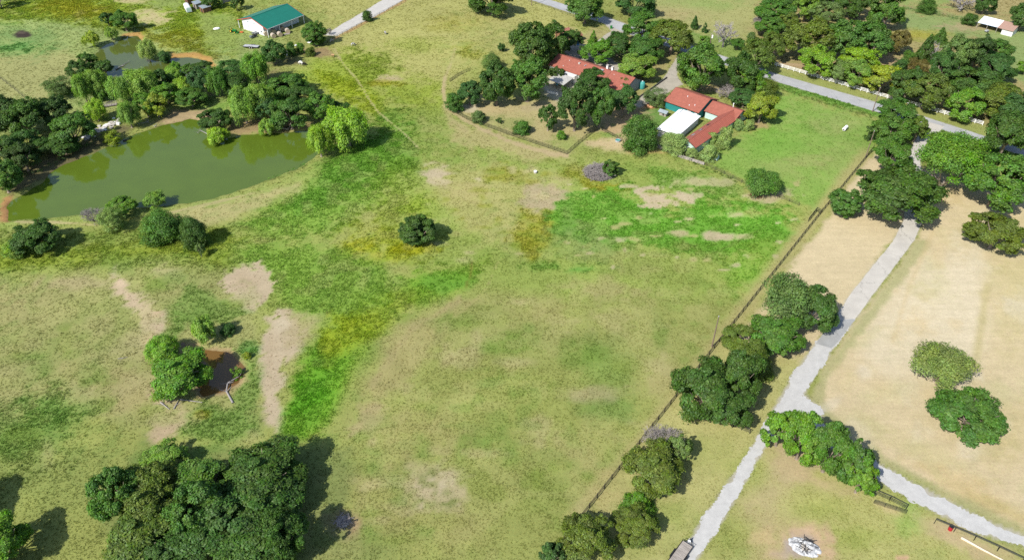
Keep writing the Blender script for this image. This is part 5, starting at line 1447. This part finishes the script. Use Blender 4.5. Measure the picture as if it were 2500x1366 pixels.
def flat_trailer(name, label, loc, rz, L, Wd, plankm, n, rail=True, front=True):
    T = thing(name, label, 'trailer', loc, rz)
    for k in range(n):
        y = -Wd / 2 + Wd * (k + .5) / n
        MB().box(0, y, .62, L, Wd / n - .015, .06).build('deck_plank', plankm, T)
    b = MB()
    for s in (-1, 1): b.box(0, s * (Wd / 2 + .05), .5, L + .1, .08, .2)
    for x in (-L / 2, L / 2): b.box(x, 0, .5, .09, Wd + .16, .115)
    b.build('frame', M_BLACK, T)
    MB().tube((L / 2, -Wd / 2 + .1, .55), (L / 2 + 1.3, 0, .5), .06).tube((L / 2, Wd / 2 - .1, .55), (L / 2 + 1.3, 0, .5), .06).tube((L / 2 + 1.25, 0, .5), (L / 2 + 1.6, 0, .5), .08).build('tongue', M_BLACK, T)
    if front:
        q = MB()
        for y in (-Wd / 2, -Wd / 6, Wd / 6, Wd / 2): q.tube((L / 2 + .05, y, .6), (L / 2 + .05, y, 1.15), .03, n=4)
        q.tube((L / 2 + .05, -Wd / 2 - .15, 1.15), (L / 2 + .05, Wd / 2 + .15, 1.15), .035, n=4)
        q.build('front_rail', M_BLACK, T)
        MB().lathe([(.05, .75), (.27, .78), (.27, .95), (.05, 1.0)], 14, (L / 2 + .45, 0)).build('tank', M_WTANK, T)
        MB().tube((L / 2 + 1.1, .1, 0.0), (L / 2 + 1.1, .1, 1.0), .05).build('jack', M_BLACK, T)
    if rail:
        for s in (-1, 1):
            q = MB().tube((-L / 2, s * (Wd / 2 + .08), .95), (L / 2, s * (Wd / 2 + .08), .95), .03, n=4)
            for k in range(5): q.tube((-L / 2 + L * k / 4, s * (Wd / 2 + .08), .6), (-L / 2 + L * k / 4, s * (Wd / 2 + .08), .95), .025, n=4)
            q.build('side_rail', M_BLACK, T)
    wm = wheel_mesh(.36, .22)
    for s in (-1, 1):
        MB().box(-.3, s * (Wd / 2 + .22), .78, 1.9, .3, .05).build('fender', M_BLACK, T)
        for x in (-.75, .15): wheel(T, wm, (x, s * (Wd / 2 + .22), .36))
    return T
pa, pb = at(1675, 1332, .6), at(1642, 1378, .6)
dd = pa - pb
flat_trailer('utility_trailer', 'black flatbed trailer with weathered plank deck on the gravel drive at the bottom edge', ((pa.x + pb.x) / 2, (pa.y + pb.y) / 2, 0), math.atan2(dd.y, dd.x), dd.length + 1.2, 1.9, M_WOODG, 8)
flat_trailer('flatbed_trailer', 'grey flatbed trailer parked in the grass below the barn', at(614, 116), math.radians(171), 6.2, 2.2, M_ALU, 7, rail=False, front=False)

# white camper trailer and sheds at the top left
CT = thing('camper_trailer', 'white rounded horse trailer in the meadow left of the barn', 'trailer', at(460, 27), math.radians(118))
MB().prism([(-1.1, .5), (1.1, .5), (1.15, 1.9), (.95, 2.4), (.4, 2.65), (-.4, 2.65), (-.95, 2.4), (-1.15, 1.9)], -3.2, 3.2).build('body', M_WTANK, CT)
MB().box(-3.22, 0, .7, .05, 1.7, 1.6).build('rear_door', M_MINT, CT); MB().tube((3.2, 0, .5), (4.6, 0, .45), .08).build('tongue', M_BLACK, CT)
for s in (-1, 1): wheel(CT, w3_, (-.5, s * 1.05, .34)); wheel(CT, w3_, (.4, s * 1.05, .34))
for (u, v, w_, d_, h_, rm, wm, lb) in ((484, 20, 3.0, 2.6, 2.3, M_TIN, M_WOODG, 'small grey shed with a tin roof nearest the white horse trailer'), (503, 28, 3.8, 2.8, 2.0, M_TIN, M_BROWNWOOD, 'low shed with a pale tin roof and dark open front'),
                                     (463, 10, 2.6, 2.4, 2.4, M_SALMON, M_BROWNWOOD, 'small rust red shed behind the white horse trailer'), (550, 4, 4.5, 3, 2.2, M_TIN, M_WOODG, 'shed with a blue-grey roof at the top edge left of the barn')):
    S_ = thing('shed', lb, 'shed', at(u, v), math.radians(50), 'little sheds left of the barn')
    MB().box(0, 0, 0, w_, d_, h_).build('wall', wm, S_); MB().slab((-w_ / 2 - .3, -d_ / 2 - .3, h_ + .15), (w_ / 2 + .3, -d_ / 2 - .3, h_ + .15), (w_ / 2 + .3, d_ / 2 + .3, h_ + .6), (-w_ / 2 - .3, d_ / 2 + .3, h_ + .6), .08).build('roof', rm, S_)
    MB().box(-w_ / 2 - .03, 0, 0, .06, 1.0, h_ * .85).build('door', M_DARKWOOD, S_)
o = thing('white_tub', 'upturned white tub lying on the grass between the trailer and the tractor', 'tub', at(529, 71), .4)
MB().lathe([(1.0, 0), (.95, .35), (.75, .5), (.1, .55)], 14).build('shell', M_WTANK, o); MB().lathe([(1.08, 0), (1.08, .08)], 14).build('rim', M_ALU, o); o.scale = (1.4, .8, 1)
o = thing('water_tank', 'white plastic tank at the fence below the bushes', 'tank', at(698, 135)); MB().lathe([(1.2, 0), (1.25, .2), (1.25, 1.1), (.8, 1.5), (.25, 1.65)], 16).build('tank', M_WTANK, o, smooth=True); MB().lathe([(.3, 1.6), (.3, 1.75)], 10).build('lid', M_ALU, o)
for (u, v, lb) in ((728, 112, 'white sheet leaning in the bushes by the round tree'), (757, 103, 'white sheet lying in front of the round tree'), (700, 84, 'long grey pallet beside the hay bales')):
    o = thing('sheet_stack', lb, 'sheets', at(u, v), random.Random(u).uniform(0, 3))
    for k in range(3): MB().box(.1 * k, .06 * k, .05 + k * .07, 2.4, 1.2, .05, .1 * k).build('sheet', M_WTANK if u != 700 else M_WOODG, o)

# ---- open shed top right
sA, sB = at(2386, 76), at(2468, 88)
OS = thing('open_shed', 'open-fronted shed with a white roof half and a tan roof half', 'shed', (at(2383, 68).x, at(2383, 68).y, 0), math.radians(-30))
e = at(2470, 90); dv = e - at(2383, 68); OL = dv.length; OS.rotation_euler = (0, 0, math.atan2(dv.y, dv.x))
m_ = OL * .56
MB().slab((0, -.4, 2.5), (m_, -.4, 2.5), (m_, 6.2, 3.5), (0, 6.2, 3.5), .12).build('white_roof', M_WHITEROOF, OS)
MB().slab((m_ + .02, -.8, 2.45), (OL, -.8, 2.45), (OL, 6.0, 3.6), (m_ + .02, 6.0, 3.6), .12).build('tan_roof', M_TANROOF, OS)
MB().box(m_ / 2, 5.8, 0, m_ - .2, .15, 3.1).build('back_wall', M_WOODG, OS); MB().box((m_ + OL) / 2 + .9, 2.6, 0, OL - m_ - 2.0, 5.8, 2.3).build('room_wall', M_WHITEWALL, OS)
for x in (.15, m_ / 2, m_ - .1): MB().box(x, -.2, 0, .16, .16, 2.35).build('post', M_WOODG, OS)
MB().box(m_ / 2, -.34, 2.28, m_, .06, .18).build('fascia', M_BLUE, OS)
o = thing('farm_cart', 'pale cart standing in front of the open shed', 'cart', at(2408, 79), .5)
MB().box(0, 0, .5, 1.6, 1.0, .4).build('body', M_ALU, o); MB().tube((.8, 0, .5), (1.6, 0, .3), .05).build('handle', M_BLACK, o)
for s in (-1, 1): wheel(o, w3_, (0, s * .58, .34))

# ---- propane tank, trough, well cover, brush pile
p = at(2062, 318); o = thing('propane_tank', 'white horizontal propane tank in the green paddock', 'tank', p, math.radians(50))
MB().path([(-1.4, 0, .85), (-1.25, 0, .85), (1.25, 0, .85), (1.4, 0, .85)], [.3, .55, .55, .3], 18).build('tank', M_WTANK, o, smooth=True); MB().lathe([(.2, 1.35), (.2, 1.6), (.1, 1.68)], 10).build('valve_dome', M_WTANK, o)
for x in (-.8, .8): MB().box(x, 0, 0, .15, .7, .4).build('leg', M_STONE, o)
p = at(1508, 345); o = thing('water_trough', 'round galvanized water trough on the bare ground by the gate', 'trough', p)
MB().lathe([(.85, 0), (.9, .6), (.8, .6), (.78, .45), (.05, .45)], 20).build('tub', M_ALU, o); MB().lathe([(.78, .46), (.05, .462)], 20).build('water', M_TTANK, o)
p = at(1307, 422); o = thing('well_cover', 'round white concrete well cover in the pasture', 'well', p); MB().lathe([(.5, 0), (.5, .5), (.55, .5), (.55, .62)], 16).build('ring', M_STONE, o); MB().lathe([(.5, .62), (.48, .72), (.1, .74)], 16).build('lid', M_WTANK, o)
p = at(1750, 388); o = thing('small_boat', 'pale upturned boat hull beside the feathery bush', 'boat', p, math.radians(60))
MB().path([(-1.7, 0, .3), (-1.5, 0, .35), (0, 0, .4), (1.2, 0, .35), (1.9, 0, .2)], [.45, .55, .6, .4, .05], 10).build('hull', M_MINT, o); MB().box(0, 0, .95, 3.0, .1, .08).build('keel', M_WTANK, o)

M_BROWNDK = mat('dark_brown_brush', (.11, .095, .085), .95, .4, 3, .6, 6)  # even dark brown for the solid core of the large brush pile
def brush(name, label, p, R, H, n, m, seed, thick=.05):
    r = random.Random(seed); b = MB()
    for k in range(n):
        a = r.uniform(0, 6.28); q = R * math.sqrt(r.random()) * .8; z = H * (1 - (q / R) ** 2) * r.uniform(.1, 1)
        d = Vector((r.gauss(0, 1), r.gauss(0, 1), r.gauss(0, .25))).normalized() * r.uniform(.5, 1.5)
        c = Vector((math.cos(a) * q, math.sin(a) * q, z + .1)); b.tube(c - d, c + d, thick * r.uniform(.5, 1.4), thick * .4, 4, cap=False)
    o = thing(name, label, 'brush pile', p)
    b.build('branches', m, o)
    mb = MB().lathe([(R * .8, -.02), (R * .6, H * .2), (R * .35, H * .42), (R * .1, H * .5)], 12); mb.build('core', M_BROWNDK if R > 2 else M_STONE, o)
    return o
brush('brush_pile', 'grey pile of cut branches with a bush beside it in the pasture', at(1462, 424), 5.6, 2.3, 900, M_DEADPINK, 3, .06)
brush('brush_pile', 'small reddish heap of sticks beside the drooping bush on the wire fence', at(1844, 478), 1.4, .8, 90, M_BROWNWOOD, 4)
brush('brush_pile', 'low heap of roots in the bare circle beside the southern grove', at(838, 1272), 1.7, .35, 60, M_DEADPINK, 6, .05)
# burn heap
A = brush('burn_heap', 'white ash heap with charred wood on the bare patch at the bottom', at(1966, 1330), 1.9, .5, 36, M_CHAR, 8, .05)
mv, mf = [], []
for i in range(14):
    for j in range(44):
        w = 6.2832 * j / 44; q = i / 13
        n_ = vnoise(np.array([math.cos(w) * 3 * q + 9]), np.array([math.sin(w) * 3 * q + 9]), .8, 71)[0]; e_ = vnoise(np.array([math.cos(w) * 2 + 5]), np.array([math.sin(w) * 2 + 5]), 1.7, 72)[0]
        R_ = q * (1.6 + 1.5 * e_)
        mv.append((math.cos(w) * R_ * 1.25, math.sin(w) * R_ * .85, (1 - q) ** .7 * .5 * (.1 + 1.5 * n_) - .08 * q))
for i in range(13):
    for j in range(44): mf.append((i * 44 + j, i * 44 + (j + 1) % 44, (i + 1) * 44 + (j + 1) % 44, (i + 1) * 44 + j))
me_ = bpy.data.meshes.new('ash'); me_.from_pydata(mv, [], mf); me_.update()
link('ash', me_, A, M_ASH).rotation_euler = (0, 0, -.5)
# logs
def log(label, pts, rad, m, name='fallen_log', branches=4, seed=1, zz=.12):
    r = random.Random(seed); w = [at(u, v) + Vector((0, 0, zz)) for u, v in pts]; o = thing(name, label, 'log', (w[0].x, w[0].y, 0))
    q = [p - Vector((w[0].x, w[0].y, 0)) for p in w]; n = len(q)
    MB().path(q, [rad * (1 - .6 * k / (n - 1)) for k in range(n)], 7).build('trunk', m, o)
    for k in range(branches):
        p = q[0].lerp(q[-1], r.uniform(.3, .9)) if n == 2 else q[r.randrange(1, n)]
        d = Vector((r.gauss(0, 1), r.gauss(0, 1), abs(r.gauss(0, .5)))).normalized()
        MB().path([p, p + d * .8, p + d * 1.5 + Vector((0, 0, .2))], [rad * .4, rad * .25, rad * .08], 5).build('branch', m, o)
    return o
log('pale fallen trunk with curved limbs at the edge of the brown stock pond', [(569, 984), (553, 955), (556, 935), (585, 918)], .22, M_DEAD, seed=2, branches=5)
log('short grey log on the bare ground left of the stock pond', [(392, 982), (414, 999)], .16, M_DEAD, seed=3, branches=2)
log('forked dark log below the stock pond clump', [(425, 998), (436, 978)], .16, M_DEAD, seed=4, branches=1)
log('long pale log below the stock pond clump', [(438, 975), (470, 979), (494, 982)], .14, M_DEAD, seed=5, branches=1)
log('pale leaning trunk over the water at the peninsula thicket', [(680, 312), (704, 318), (710, 304), (712, 296)], .24, M_PALEBARK, seed=6, branches=2, zz=.3)
log('dead branches lying in the upper pond near the left corner', [(282, 168), (296, 160), (312, 150)], .2, M_DEAD, seed=7, branches=6, zz=-.2)
log('dead branches in the muddy shallows of the large pond', [(336, 302), (360, 298), (378, 308)], .2, M_DEAD, seed=8, branches=8, zz=-.1)
log('bare white branch reaching over the water left of the peninsula tip', [(506, 326), (490, 318), (482, 322)], .14, M_DEAD, seed=9, branches=4, zz=-.1)
log('dark log floating near the yellow bush in the large pond', [(300, 342), (318, 336)], .4, M_CHAR, seed=10, branches=0, zz=-.4)
log('straight pale log at the foot of the black pipe fence', [(2346, 1312), (2400, 1342), (2450, 1368), (2490, 1390)], .24, M_LOG, seed=11, branches=0)
log('short stick on the west meadow', [(288, 876), (312, 872)], .08, M_DEAD, seed=12, branches=1)
# rubble on the pond bank
r = random.Random(9); RB = thing('rubble_bank', 'strip of broken white concrete rubble on the pond bank', 'rubble', at(250, 318))
ln = [at(205, 340), at(245, 318), at(292, 294)]
o0 = at(250, 318)
for k in range(70):
    t = r.random(); p = (ln[0].lerp(ln[1], t * 2) if t < .5 else ln[1].lerp(ln[2], t * 2 - 1)) - o0
    s = r.uniform(.5, 1.3); x = p.x + r.gauss(0, .9); y = p.y + r.gauss(0, .9)
    MB().hexa([(x + sx * s * r.uniform(.4, .7), y + sy * s * r.uniform(.4, .7), z) for z in (-.1, s * r.uniform(.25, .45)) for sx, sy in ((-1, -1), (1, -1), (1, 1), (-1, 1))]).build('slab', M_STONE if k % 3 else M_WFRAME, RB)
# footbridge
fa, fb = at(249, 262), at(287, 256)
FB = thing('footbridge', 'small plank footbridge with rails under the bank willows', 'footbridge', fa, math.atan2(fb.y - fa.y, fb.x - fa.x)); Lf = (fb - fa).length
for k in range(12): MB().box(Lf * (k + .5) / 12, 0, .35, Lf / 12 - .04, 1.6, .08).build('plank', M_WOODG, FB)
for s in (-1, 1):
    MB().box(Lf / 2, s * .7, .12, Lf, .14, .22).build('beam', M_DARKWOOD, FB)
    for z in (.85, 1.25): MB().box(Lf / 2, s * .76, z, Lf, .07, .1).build('rail', M_WOODG, FB)
    for k in range(4): MB().box(.1 + (Lf - .2) * k / 3, s * .68, .44, .1, .1, .9).build('post', M_WOODG, FB)
# stones by the garage
for (u, v, lb) in ((1590, 262, 'larger orange sandstone boulder by the garage shrubs'), (1582, 258, 'smaller orange sandstone boulder by the garage shrubs')):
    o = thing('boulder', lb, 'boulder', at(u, v)); MB().lathe([(.7, -.1), (.8, .2), (.6, .55), (.2, .7)], 8).build('stone', mat('sandstone', (.45, .24, .13), .9, .2), o); MB().lathe([(.3, -.1), (.35, .15), (.1, .3)], 7, (.9, .3)).build('chip', M_BROWNWOOD, o)

# ------------------------------------------------------------------ fences
def fence(name, label, pts, step, h, rails, pw, rw, m, cat='fence', ends=True, rail_t=.05, lean=0):
    pts = [Vector(p) for p in pts]; o = thing(name, label, cat, pts[0]); o0 = pts[0]
    posts = [pts[0]]
    for a, b in zip(pts, pts[1:]):
        n = max(1, round((b - a).length / step)); posts += [a.lerp(b, k / n) for k in range(1, n + 1)]
    pm = MB().box(0, 0, -.05, pw, pw, h + .05).mesh('post'); pm.materials.append(m)
    cache = {}
    for k, p in enumerate(posts):
        d = posts[min(k + 1, len(posts) - 1)] - posts[max(k - 1, 0)]
        shared('post', pm, o, p - o0, (0, 0, math.atan2(d.y, d.x)))
    for a, b in zip(posts, posts[1:]):
        d = b - a; Lr = round(d.length, 2)
        if Lr not in cache:
            cache[Lr] = MB().box(0, 0, 0, Lr - pw * .9, rail_t, rw).mesh('rail'); cache[Lr].materials.append(m)
        for z in rails: shared('rail', cache[Lr], o, (a + b) / 2 - o0 + Vector((0, 0, z)), (0, 0, math.atan2(d.y, d.x)))
    return o
fence('boundary_fence', 'long dark rail fence dividing the pasture from the tan lawn', [at(1345, 1357), at(1420, 1262), at(1780, 803), at(1990, 538), at(2132, 364)], 2.6, 1.45, (.35, .8, 1.25), .14, .13, M_DARKWOOD)
fence('white_fence', 'white three-rail fence along the far side of the road', [at(1868, 154), at(2132, 231), at(2398, 306)], 2.4, 1.5, (.4, .85, 1.28), .16, .16, M_WHITEPAINT)
fence('drive_fence', 'thin dark fence along the white gravel farm drive', [at(775, 117), at(824, 91), at(905, 50), at(990, 4), at(1030, -18)], 3.2, 1.3, (.5, .9, 1.25), .1, .04, M_DARKWOOD)
fence('far_road_fence', 'wire fence along the near side of the road at the top', [at(1290, 4), at(1340, 20), at(1400, 42)], 4, 1.2, (.4, .8, 1.15), .1, .03, M_DARKWOOD)
fence('paddock_wire_fence', 'old wire fence on the pasture side of the green paddock', [at(1596, 352), at(1725, 405), at(1810, 446), at(1950, 502)], 3.0, 1.25, (.3, .6, .9, 1.2), .1, .03, M_DARKWOOD)
fence('pasture_fence', 'wire fence crossing the far pasture at the top right', [at(2205, 20), at(2280, 34), at(2345, 48), at(2384, 62)], 3.5, 1.2, (.4, .8, 1.15), .1, .03, M_DARKWOOD)
fence('west_fence', 'thin wire fence running across the left meadow', [at(-60, 158), at(0, 192), at(66, 244)], 4, 1.2, (.4, .8, 1.15), .1, .03, M_DARKWOOD)
def iron_fence(label, pts, h=1.4):
    pts = [Vector(p) for p in pts]; o = thing('iron_fence', label, 'fence', pts[0]); o0 = pts[0]
    for a, b in zip(pts, pts[1:]):
        n = max(1, round((b - a).length / 2.4))
        for k in range(n):
            p, q = a.lerp(b, k / n) - o0, a.lerp(b, (k + 1) / n) - o0
            MB().box(p.x, p.y, 0, .08, .08, h + .1).build('post', M_BLACK, o)
            d = q - p; an = math.atan2(d.y, d.x); m = (p + q) / 2; pb_ = MB()
            for z in (.15, h - .12): pb_.box(m.x, m.y, z, d.length - .09, .035, .05, an)
            for j in range(1, 14): c = p.lerp(q, j / 14); pb_.box(c.x, c.y, .08, .028, .022, h - .05, an)
            pb_.build('picket_panel', M_BLACK, o)
    return o
iron_fence('black iron picket fence round the dry yard of the long house', [at(1098, 268), at(1140, 292), at(1250, 332), at(1384, 377), at(1412, 352), at(1440, 330), at(1462, 314)])
iron_fence('short curved black fence beside the trail west of the house', [at(1098, 200), at(1112, 190), at(1128, 181), at(1150, 172)], 1.2)
iron_fence('dark picket fence by the shrubs between the two houses', [at(1568, 256), at(1592, 262), at(1626, 268)], 1.2)
iron_fence('dark picket fence behind the water trough', [at(1470, 318), at(1495, 332), at(1520, 345)], 1.2)
# timber wall
tw = [at(1603, 359), at(1660, 384), at(1719, 403)]
TW = thing('timber_wall', 'low wall of weathered timbers at the foot of the vine bushes', 'wall', tw[0])
for a, b in zip(tw, tw[1:]):
    d = b - a; n = 4; an = math.atan2(d.y, d.x)
    for k in range(n):
        c = a.lerp(b, (k + .5) / n) - tw[0]
        for j in range(3): MB().box(c.x, c.y, j * .31, d.length / n - .04, .28, .29, an).build('timber', M_WOODG, TW)
e_ = at(1722, 392) - tw[0]; 
# pipe fence pieces at the bottom right
def pipe_fence(label, pts, gap=3.0, h=1.5, mid=(.45, .75, 1.05), name='pipe_fence'):
    pts = [Vector(p) for p in pts]; o = thing(name, label, 'fence', pts[0]); o0 = pts[0]
    for a, b in zip(pts, pts[1:]):
        n = max(1, round((b - a).length / gap))
        for k in range(n + 1):
            p = a.lerp(b, k / n) - o0; MB().tube((p.x, p.y, -.05), (p.x, p.y, h), .07, n=6).build('post', M_BLACK, o)
        for k in range(n):
            p, q = a.lerp(b, k / n) - o0, a.lerp(b, (k + 1) / n) - o0
            MB().tube((p.x, p.y, h), (q.x, q.y, h), .06, n=6).build('top_rail', M_BLACK, o)
            for z in mid: MB().tube((p.x, p.y, z), (q.x, q.y, z), .035, n=5).build('rail', M_BLACK, o)
    return o
pipe_fence('black pipe fence at the end of the diagonal tree row', [at(2132, 1206), at(2170, 1222), at(2211, 1243)], 3.0)
pipe_fence('long black pipe fence in the lower right corner', [at(2280, 1277), at(2377, 1318), at(2434, 1344), at(2495, 1373)], 4.2, mid=(1.2,))
pipe_fence('short black gate under the lower dark oak by the driveway', [at(1790, 1040), at(1830, 1058)], 2.0, 1.3, (.35, .65, .95), name='pipe_gate')
pipe_fence('dark open field gate on the boundary fence', [at(1973, 541), at(1993, 516), at(2003, 522)], 2.2, 1.4, (.35, .65, .95, 1.2), name='field_gate')
p = at(2319, 1292); o = thing('red_drum', 'red drum with a black lid at the long pipe fence', 'drum', p); MB().lathe([(.36, 0), (.38, .5), (.36, 1.0)], 12).build('drum', M_RED, o); MB().lathe([(.4, 1.0), (.4, 1.12)], 12).build('lid', M_BLACK, o)
# gate panel lying at the pipe fence
p = at(2175, 1232); GP = thing('gate_panel', 'black tube gate panel leaning on the pipe fence below the tree row', 'gate', p, math.radians(-24))
for k in range(5): MB().tube((-3.0, -.9 + .02 * k, .12 + k * .22), (2.6, -.9 + .02 * k, .12 + k * .22), .03, n=5).build('tube', M_BLACK, GP)
for x in (-3.0, -1.1, .8, 2.6): MB().tube((x, -.9, .05), (x, -.82, 1.05), .03, n=5).build('brace', M_BLACK, GP)

# ------------------------------------------------------------------ poles
def pole(label, u, v, vt, ut=None, arm=True, m=None):
    p = at(u, v); lo, hi = 1.0, 20.0
    for _ in range(30):
        z = (lo + hi) / 2
        if to_px(p.x, p.y, z)[1] > vt: lo = z
        else: hi = z
    h = (lo + hi) / 2; o = thing('utility_pole', label, 'pole', p)
    top = Vector((0, 0, h))
    MB().tube((0, 0, -.2), top, .17, .11, 8).build('pole', m or M_POLE, o)
    if arm:
        MB().box(0, 0, h - .6, 1.8, .1, .12, .7).build('crossarm', M_POLE, o)
        for s in (-.8, 0, .8): MB().lathe([(.05, h - .48), (.07, h - .3)], 6, (s * math.cos(.7), s * math.sin(.7))).build('insulator', M_STONE, o)
    else: MB().lathe([(.13, h), (.13, h + .12)], 8).build('cap', M_ALU, o)
    return o
pole('utility pole on the near side of the road by the green paddock', 2130, 273, 214, arm=False)
pole('thin utility pole at the fence corner below the driveway cluster', 2113, 385, 320, arm=False)
pole('brown pole standing at the boundary fence in the field', 1738, 846, 772, arm=False)
pole('utility pole beside the road at the top centre', 1298, 14, -40)
tpole = pole('utility pole with a grey transformer beyond the house drive', 1731, 124, 82, arm=False)
MB().lathe([(.3, 5.2), (.3, 6.3), (.2, 6.4)], 10, (.45, 0)).build('transformer', M_WTANK, tpole)

# ------------------------------------------------------------------ hedge strips
def strip(name, label, px, w, h, colr, seed, dens=26, cat='hedge'):
    r = np.random.default_rng(seed); cs = []; rs = []
    w_ = [at(u, v) for u, v in px]; o0 = w_[0]
    for a, b in zip(w_, w_[1:]):
        n = int((b - a).length / .8)
        for k in range(n):
            p = a.lerp(b, (k + r.random()) / n) - o0
            cs.append((p.x + r.normal(0, w * .25), p.y + r.normal(0, w * .25), h * r.uniform(.1, .65))); rs.append(h * r.uniform(.35, .6))
    me = leaf_mesh(name + '_leaves', cs, rs, dens, .16, r, up=.5, asp=.4)
    o = thing(name, label, cat, o0); k = link('foliage', me, o); k.color = (*LEAF[colr], 1)
    st = MB()
    for c in cs[::3]: st.tube((c[0], c[1], 0), (c[0] + .1, c[1], c[2]), .03, .01, 4)
    st.build('stems', M_BARK, o)
    return o
strip('hedge', 'low brown-green hedge along the near edge of the road', [(1900,218),(1980,244),(2060,268),(2132,290)], 1.6, 1.3, 'O', 2)
strip('bramble_strip', 'dark bramble strip below the timber wall', [(1640,372),(1690,396),(1740,418),(1800,446)], 1.4, .7, 'O', 3)
strip('reed_strip', 'thin line of bright reeds at the south shore of the large pond', [(650,443),(700,424),(752,402)], 1.0, .9, 'B', 4, 14)
strip('shore_bushes', 'low green bushes on the peninsula shore', [(560,300),(600,262),(650,235)], 3.0, 1.0, 'L', 5)
strip('fence_brush', 'brush along the fence below the round tree', [(655,160),(700,142),(770,124)], 2.0, 1.2, 'D', 6)
strip('shore_bushes', 'dark bushes on the shaded north bank of the large pond', [(40,440),(110,415),(190,368),(260,335)], 2.2, 1.4, 'D', 7)
strip('far_fence_brush', 'brush along the far pasture fence at the top right', [(2205,22),(2280,36),(2345,50),(2380,62)], 1.2, 1.2, 'M', 8)
strip('fence_brush', 'green brush under the west end of the bank row', [(190,250),(230,290),(300,300),(360,285),(430,262)], 2.2, 1.2, 'M', 9)

# ------------------------------------------------------------------ grazing animals
def animal(label, u, v, rz, L, m, graze=True):
    me = bpy.data.meshes.new('animal_body')
    J = [(-.5, 0, .72), (-.25, 0, .74), (0, 0, .70), (.25, 0, .74), (.48, 0, .74), (.66, 0, .62 if graze else .98), (.78, 0, .32 if graze else 1.1), (.95, 0, .16 if graze else 1.05),
         (-.42, .16, .42), (-.46, .16, .2), (-.44, .16, 0), (-.42, -.16, .42), (-.46, -.16, .2), (-.44, -.16, 0), (.36, .15, .4), (.35, .15, .2), (.36, .15, 0), (.36, -.15, .4), (.35, -.15, .2), (.36, -.15, 0), (-.62, 0, .66), (-.66, 0, .4)]
    E_ = [(0, 1), (1, 2), (2, 3), (3, 4), (4, 5), (5, 6), (6, 7), (0, 8), (8, 9), (9, 10), (0, 11), (11, 12), (12, 13), (4, 14), (14, 15), (15, 16), (4, 17), (17, 18), (18, 19), (0, 20), (20, 21)]
    Rd = [.2, .26, .27, .26, .23, .14, .12, .075] + [.1, .05, .045] * 4 + [.04, .025]
    me.from_pydata([tuple(c * L for c in p) for p in J], E_, [])
    o = bpy.data.objects.new('grazing_animal', me); COL.objects.link(o); me.materials.append(m)
    sk = o.modifiers.new('skin', 'SKIN'); sk.use_smooth_shade = True
    for i, d in enumerate(me.skin_vertices[0].data):
        d.radius = (Rd[i] * L, Rd[i] * L); d.use_root = (i == 2)
    o.modifiers.new('sub', 'SUBSURF').levels = 1
    o.location = at(u, v); o.rotation_euler = (0, 0, rz)
    return tag(o, label, 'animal', 'animals grazing below the gravel drive')
M_CW = mat('white_hide', (.72, .70, .66), .9, .1); M_CT = mat('tan_hide', (.42, .27, .14), .9, .15); M_CB = mat('black_hide', (.03, .028, .026), .9, .2); M_CG = mat('patched_hide', (.05, .045, .04), .9, .1, 3, col2=(.6, .58, .54))
animal('white animal standing at the edge of the tree shade below the drive', 735, 158, 2.6, 1.5, M_CW)
animal('black animal beside the white one at the tree shade', 743, 160, .3, 1.2, M_CB)
animal('tan animal resting in the pasture beside the trail', 813, 139, -.6, 1.2, M_CT, False)
animal('patched animal grazing in the middle of the upper pasture', 862, 112, .4, 1.3, M_CG)
animal('dark patched animal farthest out in the upper pasture', 941, 84, 2.0, 1.3, M_CG)
animal('dark animal in the shade of the round tree', 810, 103, .8, 1.3, M_CG)
